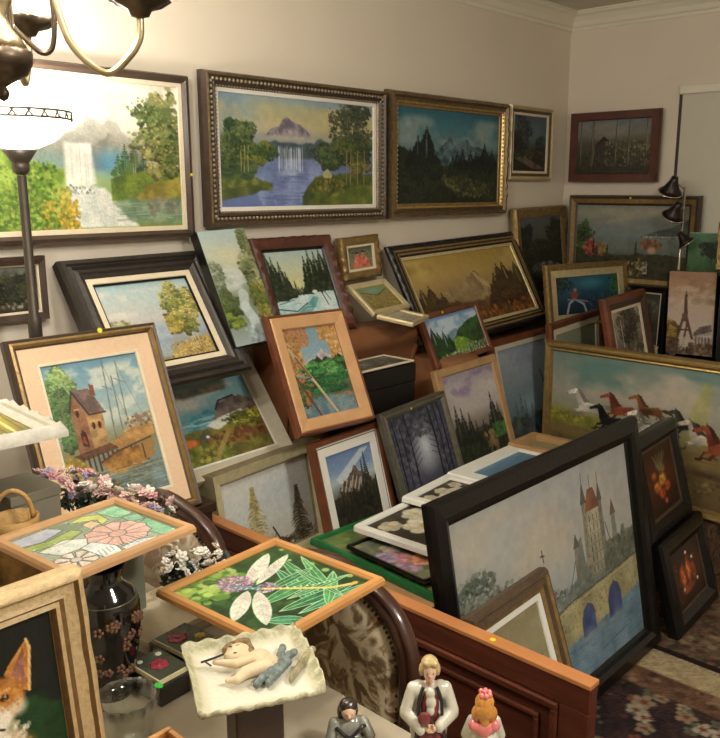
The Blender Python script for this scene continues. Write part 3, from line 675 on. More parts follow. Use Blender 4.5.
def art_flower_shore(a):
    a.grad([(0, (125, 130, 122)), (.12, (150, 148, 132)), (.25, (125, 132, 128)), (.45, (120, 132, 132)), (.6, (95, 100, 85)), (.75, (50, 52, 38)), (1, (45, 42, 32))])
    a.cloud(.02, .3, (175, 162, 140), .8, 3, .48); a.cloud(.25, .45, (125, 135, 138), .5, 5)
    a.ridge([(.6, .42), (.72, .36), (.85, .3), (1, .18)], (68, 80, 78), (90, 98, 92), .01, .02, 14, .46); a.line([(.62, .43), (.8, .43), (1, .41)], .006, (175, 172, 158), .9)
    a.dabs(.62, .4, 1, .45, 40, .01, [(185, 180, 165), (120, 115, 100)], .8)
    a.poly([(0, .45), (1, .45), (1, .7), (0, .7)], (122, 132, 128), (105, 116, 112), alpha=.6, soft=3)
    a.tree(.05, .45, .08, .2, [(70, 85, 50), (50, 62, 40)], 160, .024)
    a.ridge([(0, .62), (.2, .66), (.35, .72), (.5, .7), (.65, .66), (.8, .66), (1, .68)], (48, 52, 34), (68, 66, 42), .02, .02, 16)
    a.dabs(.08, .5, .2, .72, 90, .024, [(165, 85, 75), (190, 110, 90), (120, 60, 50)], .8, ellip=True); a.dabs(.22, .55, .3, .72, 40, .02, [(150, 120, 60), (120, 100, 55)], .7)
    for u, h in ((.17, .22), (.3, .14), (.56, .2), (.2, .12)): a.pine(u, .7, h, .02, (40, 44, 32))
    a.dabs(.6, .48, .78, .62, 70, .024, [(125, 85, 60), (150, 105, 78), (100, 70, 50)], .8, ellip=True); a.line([(.69, .6), (.69, .8)], .01, (75, 55, 42))
    a.ell(.7, .62, .05, .06, (185, 150, 130), .5); a.poly([(.62, .78), (.67, .76), (.67, .95), (.62, .95)], (175, 165, 140)); a.dabs(.42, .75, .62, .98, 80, .022, [(150, 130, 70), (110, 95, 55), (180, 165, 110)], .8)
    a.dabs(0, .7, 1, 1, 240, .024, [(45, 44, 30), (65, 56, 38), (34, 34, 26)], .5)
def horse(a, x, y, s, col, dark, lw=1.):
    k = a.asp
    P = lambda u, v: (x+u*s, y+v*s*k)
    lt = tuple(min(255, c*1.22) for c in col); sh = tuple(c*.62 for c in col)
    for (p, q, r, e) in (((-.26, .08), (-.5, .16), (-.62, .36), (-.7, .36)), ((-.2, .1), (-.36, .3), (-.54, .3), (-.58, .36)), ((.34, .08), (.46, .28), (.36, .46), (.3, .5)), ((.4, .04), (.62, .22), (.7, .44), (.66, .5))):
        a.line([P(*p), P(*q)], .045*s*k*lw, sh if p[0] in (-.2, .34) else col); a.line([P(*q), P(*r)], .024*s*k*lw, sh); a.line([P(*r), P(*e)], .026*s*k, dark)
    a.poly([P(-.42, -.1), P(-.3, -.2), P(0, -.14), P(.3, -.2), P(.46, -.1), P(.46, .08), (P(.3, .16)), P(0, .12), P(-.25, .18), P(-.4, .1)], col, sh, soft=1)
    a.poly([P(-.3, -.17), P(0, -.12), P(.34, -.17), P(.3, -.1), P(-.25, -.08)], lt, alpha=.7, soft=1)
    a.poly([P(-.42, -.0), P(-.5, -.34), P(-.56, -.5), P(-.44, -.56), P(-.3, -.36), P(-.16, -.14)], col, sh, soft=1)
    a.poly([P(-.46, -.56), P(-.56, -.54), P(-.8, -.42), P(-.84, -.35), P(-.78, -.32), P(-.62, -.37), P(-.5, -.4)], col, lt)
    a.poly([P(-.5, -.54), P(-.49, -.64), P(-.44, -.55)], sh); a.ell(*P(-.8, -.36), .035*s, .03*s*k, dark, .3); a.ell(*P(-.6, -.46), .018*s, .018*s*k, (16, 14, 12), .2)
    a.poly([P(-.46, -.58), P(-.34, -.52), P(-.14, -.24), P(-.02, -.2), P(-.22, -.12), P(-.36, -.34)], dark, sh, alpha=.9)
    a.poly([P(.42, -.14), P(.58, -.18), P(.82, -.06), P(.9, .08), P(.7, .0), P(.5, -.04)], dark, sh, alpha=.9)
def art_horses(a):
    a.grad([(0, (112, 135, 128)), (.15, (142, 150, 140)), (.3, (160, 156, 144)), (.42, (152, 152, 130)), (.5, (146, 138, 84)), (.6, (124, 106, 68)), (.8, (116, 98, 64)), (1, (94, 78, 52))])
    a.cloud(.02, .38, (182, 172, 156), .95, 4, .42); a.cloud(.03, .35, (190, 152, 134), .6, 5, .54, .2, .9); a.cloud(.0, .3, (92, 130, 126), .8, 5, .55)
    a.ridge([(0, .46), (.1, .48), (.2, .5)], (142, 140, 60), (116, 116, 52), .015, .02, 30, .6); a.dabs(0, .47, .14, .56, 120, .012, [(168, 158, 64), (140, 132, 58), (110, 112, 50)], .7); a.poly([(.53, .4), (.585, .08), (.615, .1), (.6, .42)], (160, 160, 84), alpha=.55, soft=5)
    a.streak(0, .6, 1, 1, [(140, 120, 82), (98, 80, 54), (128, 108, 72)], 200, .06, .004)
    a.ridge([(0, .66), (.5, .7), (1, .7)], (112, 94, 62), (92, 76, 50), .01, .03, 26, alpha=.6)
    horse(a, .4, .36, .1, (122, 80, 52), (60, 42, 30)); horse(a, .17, .42, .125, (214, 208, 196), (120, 114, 108)); horse(a, .3, .4, .115, (142, 72, 50), (82, 42, 32)); horse(a, .255, .5, .11, (38, 34, 36), (18, 18, 20))
    horse(a, .41, .5, .12, (210, 202, 188), (84, 80, 74)); a.dabs(.34, .4, .46, .55, 60, .007, [(96, 88, 82), (220, 214, 202)], .6)
    horse(a, .54, .42, .1, (58, 58, 50), (34, 34, 32)); horse(a, .6, .5, .12, (196, 182, 164), (70, 64, 58)); horse(a, .67, .54, .14, (140, 74, 50), (58, 36, 30)); horse(a, .76, .42, .12, (208, 198, 184), (120, 112, 102)); horse(a, .88, .52, .14, (92, 64, 46), (40, 30, 26)); horse(a, .99, .46, .12, (160, 84, 50), (90, 50, 34))
    a.dabs(.05, .72, 1, .9, 300, .014, [(66, 52, 36), (112, 92, 62), (142, 122, 86)], .5); a.ell(.62, .75, .12, .03, (70, 55, 40), .8, .8); a.ell(.2, .72, .14, .025, (78, 62, 44), .8, .7)
def art_eiffel(a):
    a.grad([(0, (165, 130, 105)), (.15, (180, 145, 115)), (.3, (195, 170, 150)), (.5, (200, 180, 165)), (.75, (205, 190, 175)), (1, (175, 160, 145))])
    a.cloud(.0, .45, (150, 118, 92), .7, 3, .5); a.cloud(.1, .5, (210, 190, 170), .6, 5)
    c = (95, 72, 58)
    a.line([(.36, .9), (.44, .62), (.37+.02, .3)], .012, c); a.poly([(.365, .27), (.405, .27), (.42, .5), (.35, .5)], c); a.line([(.385, .3), (.385, .24)], .008, c)
    a.poly([(.33, .5), (.44, .5), (.46, .6), (.31, .6)], (110, 85, 68)); a.line([(.335, .58), (.24, .8)], .016, c); a.line([(.435, .58), (.56, .8)], .016, c); a.line([(.28, .7), (.5, .7)], .01, c); a.poly([(.35, .28), (.42, .28), (.42, .3), (.35, .3)], c)
    a.tree(.1, .72, .12, .14, [(140, 115, 55), (100, 80, 50), (165, 140, 75)], 130, .024); a.tree(.12, .9, .18, .1, [(90, 68, 52), (120, 90, 65)], 90, .024)
    a.poly([(.6, .75), (.7, .68), (.95, .66), (.98, .92), (.6, .92)], (205, 195, 185), (170, 155, 145)); a.poly([(.6, .72), (.72, .65), (.95, .62), (.97, .7), (.6, .77)], (95, 82, 78), (130, 112, 100))
    for k in range(5): a.line([(.64+.07*k, .78), (.64+.07*k, .86)], .008, (95, 80, 75))
    a.dabs(.5, .86, 1, 1, 120, .022, [(110, 85, 68), (75, 58, 48), (150, 125, 95)], .7); a.poly([(.3, .8), (.48, .78), (.5, 1), (.25, 1)], (205, 195, 180), alpha=.8, soft=1); a.dabs(0, .92, .6, 1, 60, .02, [(80, 62, 52), (110, 88, 70)], .7); a.poly([(.44, .9), (.48, .9), (.48, 1), (.44, 1)], (60, 45, 42))
def art_green_tree(a):
    a.grad([(0, (90, 128, 100)), (.5, (85, 122, 85)), (1, (62, 92, 52))]); a.cloud(0, .7, (110, 142, 112), .6, 4)
    a.line([(.48, .8), (.46, .45), (.5, .3)], .012, (34, 42, 28)); a.tree(.46, .42, .2, .18, [(30, 48, 30), (42, 62, 36)], 130, .032); a.tree(.58, .5, .12, .12, [(30, 46, 28), (40, 58, 34)], 60, .03)
    a.dabs(0, .8, 1, 1, 60, .03, [(70, 105, 55), (55, 82, 46)], .6)
def art_grey_ship(a):
    a.grad([(0, (62, 60, 55)), (.5, (85, 84, 76)), (1, (60, 56, 50))]); a.dabs(.2, .2, .9, .8, 60, .05, [(95, 96, 86), (55, 54, 48), (120, 118, 105)], .5)
def art_tower_bridge(a):
    a.grad([(0, (168, 170, 170)), (.25, (178, 176, 170)), (.5, (170, 174, 172)), (.7, (130, 148, 154)), (1, (92, 116, 134))], .05)
    a.cloud(.0, .45, (188, 178, 160), .7, 2.2, .45); a.cloud(.05, .4, (158, 163, 168), .5, 3, .52)
    a.tree(.12, .42, .15, .16, [(112, 118, 104), (92, 102, 92), (132, 136, 122)], 420, .016); a.tree(.3, .56, .14, .1, [(104, 114, 106), (118, 124, 114), (92, 102, 96)], 300, .014)
    a.tree(.1, .62, .18, .1, [(88, 98, 90), (104, 110, 98)], 260, .016); a.ell(.35, .5, .2, .12, (140, 148, 148), 1, .4)
    a.ridge([(.38, .6), (.5, .58), (.6, .52), (.7, .5), (.85, .47), (1, .44)], (94, 106, 104), (116, 124, 116), .03, .02, 24, .66, .85)
    a.poly([(0, .72), (.42, .7), (1, .7), (1, 1), (0, 1)], (88, 114, 134), (120, 146, 162), soft=1); a.streak(.0, .7, 1, 1, [(62, 82, 104), (126, 146, 156), (88, 108, 124)], 300, .05, .003)
    st, st2 = (190, 184, 158), (146, 142, 124)
    a.poly([(.60, .56), (.62, .36), (.65, .34), (.67, .56)], (112, 120, 114), alpha=.9)
    a.poly([(.685, .57), (.685, .24), (.785, .24), (.79, .57)], st, st2); a.poly([(.67, .58), (.673, .2), (.70, .2), (.705, .58)], (150, 145, 124), (112, 110, 96)); a.poly([(.78, .58), (.775, .22), (.8, .22), (.81, .58)], (132, 130, 112), (100, 98, 86))
    a.poly([(.69, .245), (.715, .14), (.755, .14), (.785, .245)], (146, 100, 74), (112, 78, 60)); a.poly([(.665, .2), (.686, .09), (.705, .2)], (96, 92, 84)); a.poly([(.77, .22), (.788, .12), (.805, .22)], (96, 92, 84)); a.line([(.735, .15), (.737, .07)], .002, (70, 62, 55)); a.line([(.686, .11), (.686, .05)], .002, (70, 62, 55)); a.line([(.788, .13), (.788, .08)], .002, (70, 62, 55))
    for r in range(6):
        for c in range(3): a.line([(.712+.024*c, .27+.05*r), (.712+.024*c, .295+.05*r)], .0035, (70, 66, 58))
        a.line([(.686, .312+.05*r), (.784, .312+.05*r)], .0015, (110, 106, 92))
    for r in range(5):
        for uu in (.686, .789): a.line([(uu, .26+.06*r), (uu, .28+.06*r)], .0025, (80, 76, 66))
    a.poly([(.6, .56), (.602, .38), (.63, .38), (.635, .56)], (156, 152, 132), (118, 116, 102)); a.poly([(.597, .38), (.615, .31), (.635, .38)], (100, 98, 90))
    a.poly([(.85, .52), (.852, .32), (.88, .32), (.885, .52)], (138, 138, 122), (108, 110, 98)); a.poly([(.846, .32), (.866, .24), (.886, .32)], (112, 98, 80)); a.poly([(.91, .5), (.912, .4), (.935, .4), (.94, .5)], (122, 126, 114))
    a.line([(.81, .34), (.83, .43), (.852, .46)], .004, (105, 108, 98)); a.line([(.6, .44), (.56, .55), (.5, .6)], .004, (112, 118, 110)); a.dabs(.8, .44, 1, .58, 260, .014, [(92, 98, 86), (122, 122, 102), (75, 82, 75)], .6); a.dabs(.45, .54, .7, .62, 120, .012, [(96, 108, 104), (120, 126, 116)], .6)
    a.poly([(.4, .82), (.42, .64), (.55, .615), (.8, .6), (1, .585), (1, .74), (.9, .76), (.72, .79), (.55, .8)], (176, 168, 126), (142, 136, 104))
    a.dabs(.42, .62, 1, .74, 200, .007, [(172, 164, 126), (112, 106, 80), (140, 132, 98)], .5)
    a.line([(.41, .64), (.55, .612), (.8, .597), (1, .58)], .004, (84, 80, 64)); a.line([(.41, .655), (.55, .63), (.8, .612), (1, .598)], .003, (182, 174, 136))
    for k in range(28): a.line([(.42+.02*k, .64-.0019*k), (.42+.02*k, .628-.0019*k)], .002, (96, 92, 74))
    for (u, v, w, h) in ((.645, .73, .042, .075), (.82, .72, .045, .085)):
        a.poly([(u-w, v+h*1.15), (u-w*.97, v), (u-w*.65, v-h*.55), (u, v-h*.85), (u+w*.65, v-h*.58), (u+w*.97, v-.01), (u+w, v+h)], (60, 72, 118), (92, 104, 140)); a.line([(u-w, v+h), (u-w*.97, v), (u-w*.65, v-h*.55), (u, v-h*.85), (u+w*.65, v-h*.58), (u+w*.97, v)], .004, (90, 84, 66))
    a.ell(.645, .83, .05, .06, (122, 140, 152), .9, .7); a.ell(.82, .84, .05, .07, (118, 136, 148), .9, .7); a.ell(.735, .82, .03, .02, (150, 142, 108), .8, .6)
    a.line([(.42, .3), (.425, .36)], .003, (46, 46, 48)); a.line([(.412, .325), (.43, .33)], .004, (46, 46, 48))
def art_fruit(a):
    a.grad([(0, (55, 37, 26)), (.5, (84, 50, 32)), (1, (45, 29, 21))]); a.ell(.5, .5, .45, .45, (103, 55, 34), 1, .6)
    for u, v, r, c in ((.35, .6, .14, (220, 129, 64)), (.55, .52, .15, (246, 175, 84)), (.48, .72, .13, (201, 84, 51)), (.68, .66, .12, (227, 103, 58)), (.3, .42, .1, (188, 110, 58)), (.62, .36, .1, (149, 123, 71)), (.45, .3, .08, (110, 107, 84)), (.56, .86, .07, (214, 97, 84))):
        a.ell(u, v, r, r*.8, c, .5, col2=tuple(x*.7 for x in c)); a.ell(u-r*.3, v-r*.3, r*.25, r*.2, tuple(min(255, x*1.4) for x in c), 1, .8)
    for k in range(8): a.line([(.5, .4), (.35+.06*k, .12+.03*(k % 2))], .008, (123, 120, 84))
def art_copper_still(a):
    a.grad([(0, (52, 37, 29)), (.5, (81, 50, 34)), (1, (47, 32, 24))])
    for u, v, ru, rv, c in ((.35, .5, .14, .25, (214, 110, 58)), (.55, .45, .1, .28, (240, 136, 71)), (.7, .55, .1, .22, (188, 97, 52)), (.45, .75, .25, .1, (201, 107, 60))): a.ell(u, v, ru, rv, c, .5, col2=(129, 65, 39))
    [a.line([(.3+.08*k, .38+.03*(k%2)), (.32+.075*k, .6-.04*(k%3))], .008, (255, 162, 86), .45) for k in range(6)]
    for u, v in ((.3, .72), (.72, .3), (.78, .72), (.55, .15)): a.ell(u, v, .05, .04, (233, 220, 188), .5)
    a.dabs(.1, .2, .9, .9, 60, .02, [(162, 84, 50), (97, 58, 39)], .6)
def art_tan_plain(a):
    a.grad([(0, (132, 122, 92)), (.5, (140, 132, 100)), (1, (120, 112, 82))]); a.cloud(0, .8, (150, 142, 112), .5, 3); a.dabs(0, .6, 1, 1, 80, .03, [(118, 108, 78), (100, 95, 70)], .5)
def art_dragonfly(a):
    a.grad([(0, (48, 76, 40)), (1, (30, 56, 34))]); a.dabs(0, 0, 1, 1, 200, .04, [(52, 84, 40), (32, 58, 36), (68, 100, 48)], .6)
    for u, v, r in ((.94, .45, .03), (.93, .6, .035), (.88, .28, .02), (.97, .8, .03), (.9, .72, .02), (.3, .95, .03), (.05, .88, .03), (.2, .07, .03), (.97, .1, .02)): a.ell(u, v, r, r, (128, 172, 92), .3)
    a.dabs(.02, .02, .5, .34, 160, .035, [(140, 172, 72), (96, 138, 58), (170, 192, 108), (70, 106, 50)], .8)
    def leaf(p, q, w, c, c2):
        (x0, y0), (x1, y1) = p, q; dx, dy = x1-x0, y1-y0; L = math.hypot(dx, dy); nx, ny = -dy/L, dx/L
        pts = [(x0, y0)]+[(x0+dx*t+nx*w*math.sin(PI*t)**.7, y0+dy*t+ny*w*math.sin(PI*t)**.7) for t in (.1, .25, .4, .6, .75, .9)]+[(x1, y1)]+[(x0+dx*t-nx*w*math.sin(PI*t)**.7, y0+dy*t-ny*w*math.sin(PI*t)**.7) for t in (.9, .75, .6, .4, .25, .1)]
        a.poly(pts, c, c2); a.line(pts+[pts[0]], .0028, (190, 220, 178)); a.line([p, q], .0028, (170, 205, 150))
        for t in (.25, .4, .55, .7):
            for s_ in (-1, 1): a.line([(x0+dx*t, y0+dy*t), (x0+dx*(t+.1)+nx*w*.7*s_, y0+dy*(t+.1)+ny*w*.7*s_)], .0018, (110, 165, 115))
    G = [((34, 96, 62), (58, 128, 80)), ((48, 118, 70), (86, 158, 98)), ((40, 108, 84), (66, 140, 104))]
    for k, (p, q, w) in enumerate((((.6, .98), (.86, .2), .05), ((.66, .98), (.98, .3), .04), ((.5, .96), (.72, .3), .05), ((.3, .78), (.92, .9), .055), ((.28, .62), (.8, .62), .055), ((.36, .9), (.95, .97), .04), ((.4, .5), (.9, .5), .04), ((.56, .97), (.95, .66), .045), ((.16, .8), (.34, .98), .05), ((.72, .97), (.8, .42), .03), ((.45, .7), (.98, .78), .03))): leaf(p, q, w, *G[k % 3])
    for p, q, w in (((.42, .33), (.86, .07), .06), ((.46, .38), (.94, .2), .045), ((.36, .4), (.03, .64), .06), ((.4, .46), (.13, .84), .06)):
        leaf(p, q, w, (232, 222, 210), (206, 190, 192)); (x0, y0), (x1, y1) = p, q
        a.dabs(min(x0, x1), min(y0, y1), max(x0, x1), max(y0, y1), 0, .01, [(255, 255, 255)])
    a.dabs(.26, .12, .5, .38, 320, .009, [(150, 84, 135), (205, 170, 200), (110, 100, 140), (178, 130, 170)], .85, 1, True); a.dabs(.4, .4, .56, .54, 140, .008, [(140, 90, 140), (200, 176, 196)], .8, 1, True)
    a.line([(.33, .28), (.45, .46)], .018, (92, 138, 150)); a.line([(.45, .46), (.6, .64), (.76, .82), (.9, .9)], .013, (220, 188, 108)); a.ell(.91, .9, .035, .025, (206, 164, 70), .3)
    for k in range(12): a.ell(.46+.036*k, .475+.039*k-.0012*k*k, .009, .009, (236, 238, 224), .3)
    for k in range(5): a.ell(.34+.022*k, .3+.034*k, .009, .009, (190, 220, 225), .3)
def art_glass_iris(a):
    a.grad([(0, (128, 146, 124)), (1, (146, 158, 140))]); a.cloud(0, 1, (176, 186, 172), .7, 5)
    o = (64, 70, 60)
    def blob(pts, c, c2): a.poly(pts, c, c2); a.line(pts+[pts[0]], .004, o)
    def rose(cx, cy, r, c, c2, n=9):
        for k in range(n):
            an = 6.28*k/n; blob([(cx+.3*r*math.cos(an-.3), cy+.3*r*math.sin(an-.3)), (cx+r*math.cos(an-.32), cy+r*math.sin(an-.32)), (cx+1.12*r*math.cos(an), cy+1.12*r*math.sin(an)), (cx+r*math.cos(an+.32), cy+r*math.sin(an+.32)), (cx+.3*r*math.cos(an+.3), cy+.3*r*math.sin(an+.3))], c, c2)
        a.ell(cx, cy, r*.32, r*.32, c2, .3); a.line([(cx+r*.3*math.cos(t), cy+r*.3*math.sin(t)) for t in np.linspace(0, 6.28, 14)], .003, o)
    blob([(.78, .05), (.98, .04), (.97, .32), (.82, .3)], (124, 182, 146), (156, 200, 168)); blob([(.8, .6), (.98, .5), (.98, .95), (.84, .92)], (110, 172, 136), (150, 198, 168)); blob([(.86, .32), (.99, .36), (.97, .5), (.84, .48)], (150, 196, 170), (120, 176, 146))
    blob([(.03, .05), (.35, .03), (.42, .16), (.2, .26), (.03, .22)], (176, 182, 206), (196, 200, 212)); blob([(.02, .24), (.22, .28), (.45, .22), (.5, .32), (.3, .42), (.02, .36)], (176, 192, 116), (150, 172, 104))
    blob([(.5, .08), (.66, .03), (.78, .12), (.76, .28), (.66, .34), (.7, .2), (.6, .14)], (206, 210, 124), (186, 196, 112)); blob([(.56, .2), (.66, .18), (.68, .3), (.56, .34)], (226, 206, 176), (214, 188, 156))
    rose(.64, .6, .24, (226, 188, 178), (206, 164, 158), 11); rose(.17, .78, .15, (232, 222, 214), (214, 200, 192), 8)
    blob([(.06, .42), (.3, .36), (.44, .48), (.36, .62), (.14, .62)], (236, 238, 236), (214, 222, 218)); blob([(.3, .62), (.42, .58), (.5, .8), (.46, .97), (.32, .94)], (230, 236, 240), (200, 212, 216)); blob([(.5, .86), (.66, .84), (.8, .92), (.7, .98), (.5, .97)], (224, 230, 236), (196, 208, 214))
    for k in range(12): a.line([(.32+.04*k, .9-.01*(k % 4)), (.36+.035*k, .76)], .003, o, .8); a.ell(.1+.07*k, .5+.03*(k % 3), .006, .006, (70, 80, 66), .3)
    a.line([(.0, .38), (.3, .42), (.5, .34), (.8, .36), (1., .3)], .003, o, .7); a.dabs(.02, .02, .98, .98, 260, .006, [(244, 248, 244), (206, 226, 206), (150, 166, 150)], .7)
def art_corgi(a):
    a.grad([(0, (20, 22, 18)), (.35, (18, 26, 18)), (.6, (24, 50, 26)), (1, (20, 34, 20))]); a.dabs(.5, .38, 1, .62, 120, .04, [(26, 58, 30), (20, 44, 24), (32, 66, 34)], .5)
    fur, fd, wh = (206, 142, 66), (160, 98, 44), (232, 222, 204)
    a.ell(.5, .62, .34, .22, fd, .3, col2=fur); a.ell(.56, .58, .2, .2, wh, .4); a.dabs(.3, .42, .75, .7, 260, .01, [(240, 232, 216), (206, 176, 134), (222, 206, 180)], .5, .7)
    for sg in (-1, 1):
        x = .53+sg*.17
        a.poly([(x-sg*.06, .2), (x+sg*.07, .115), (x+sg*.115, .09), (x+sg*.125, .13), (x+sg*.085, .31), (x-sg*.03, .28)], fd, fur); a.poly([(x-sg*.02, .22), (x+sg*.09, .115), (x+sg*.06, .28)], (168, 112, 98), (128, 82, 66)); a.line([(x+sg*.085, .31), (x+sg*.125, .13), (x+sg*.11, .092)], .006, (226, 184, 124))
    a.ell(.53, .31, .24, .115, fur, .15, col2=fd); a.poly([(.5, .21), (.56, .21), (.57, .34), (.49, .34)], wh, soft=1); a.ell(.53, .385, .15, .075, wh, .3)
    a.ell(.36, .36, .08, .05, wh, .6, .7); a.ell(.7, .36, .08, .05, wh, .6, .7)
    for x in (.44, .62): a.ell(x, .3, .032, .018, (46, 26, 16), .2); a.ell(x+.008, .296, .009, .006, (225, 225, 225), .2); a.line([(x-.04, .272), (x+.04, .27)], .005, (226, 172, 100))
    a.ell(.53, .375, .045, .022, (22, 18, 18), .2); a.line([(.53, .39), (.53, .415), (.47, .432)], .005, (42, 28, 24)); a.line([(.53, .415), (.59, .432)], .005, (42, 28, 24))
    a.dabs(.32, .24, .74, .36, 200, .006, [(222, 160, 84), (180, 116, 54)], .5, .7)
def art_magnolia(a):
    a.grad([(0, (62, 52, 40)), (1, (50, 44, 36))]); a.dabs(0, 0, 1, 1, 80, .05, [(75, 62, 46), (42, 36, 30), (85, 82, 60)], .6)
    for cx, cy, r, c in ((.35, .55, .2, (215, 205, 180)), (.68, .5, .17, (210, 190, 180)), (.5, .25, .15, (205, 198, 175)), (.85, .25, .12, (200, 195, 170)), (.15, .25, .12, (195, 188, 160))):
        for k in range(6):
            an = k*PI/3+cx*5; a.ell(cx+.55*r*math.cos(an), cy+.75*r*math.sin(an), r*.5, r*.6, c, .25, col2=tuple(x*.85 for x in c))
        a.ell(cx, cy, r*.25, r*.3, (185, 160, 95), .4)
    a.line([(.1, .9), (.4, .75), (.8, .8)], .02, (80, 48, 34)); a.dabs(.3, .72, .8, .92, 40, .025, [(95, 52, 42), (70, 40, 34)], .7)
def art_gold_rays(a):
    a.grad([(0, (190, 170, 70)), (1, (120, 110, 50))])
    for k in range(16): a.line([(.1+.06*k, 1), (.0+.07*k, 0)], .012, (235, 225, 150) if k % 2 else (95, 90, 50))
def art_blue_sea(a):
    a.grad([(0, (95, 130, 155)), (1, (65, 105, 135))]); a.streak(0, 0, 1, 1, [(120, 150, 170), (60, 95, 125)], 50, .2, .01)
def art_pink_bloom(a):
    a.grad([(0, (104, 110, 90)), (1, (122, 128, 100))]); a.dabs(0, 0, 1, 1, 220, .04, [(118, 126, 98), (84, 90, 74), (150, 148, 112)], .6)
    for u, v, r, c in ((.2, .7, .16, (176, 140, 172)), (.32, .5, .18, (206, 142, 160)), (.5, .66, .16, (220, 150, 116)), (.16, .42, .14, (156, 140, 172)), (.6, .82, .13, (214, 170, 130)), (.45, .3, .12, (190, 176, 160))):
        a.ell(u, v, r, r*.8, c, .6, .9, col2=tuple(x*.78 for x in c)); a.dabs(u-r, v-r*.8, u+r, v+r*.8, 40, .025, [c, tuple(min(255, x*1.2) for x in c), tuple(x*.8 for x in c)], .6, 1.4, True)
    a.line([(.55, .9), (.7, .84)], .02, (44, 44, 40))
def art_garden_green(a):
    a.grad([(0, (95, 112, 70)), (.5, (120, 138, 85)), (1, (130, 150, 90))]); a.dabs(0, 0, 1, 1, 300, .04, [(110, 130, 70), (85, 105, 60), (150, 165, 110), (165, 120, 90)], .6)
def art_small_flowers(a):
    a.grad([(0, (120, 130, 90)), (.5, (135, 120, 70)), (1, (120, 100, 55))]); a.ell(.5, .2, .4, .2, (110, 150, 130), .7, .9); a.dabs(.1, .4, .9, .95, 160, .03, [(150, 130, 75), (100, 95, 50), (165, 150, 100)], .6); a.line([(.1, .2), (.5, .42), (.9, .2)], .02, (80, 75, 55))
def art_surf(a):
    a.grad([(0, (110, 108, 100)), (1, (70, 66, 60))]); a.ell(.3, .4, .25, .3, (175, 178, 172), .8); a.dabs(0, 0, 1, 1, 120, .04, [(60, 58, 54), (140, 132, 120), (185, 180, 168), (95, 75, 60)], .6); a.streak(0, .5, 1, 1, [(190, 182, 168), (60, 52, 46)], 30, .3, .012)
def art_beige(a):
    a.grad([(0, (170, 165, 150)), (1, (150, 140, 120))]); a.dabs(0, .3, 1, 1, 100, .04, [(140, 128, 105), (175, 168, 150), (110, 98, 80)], .5)
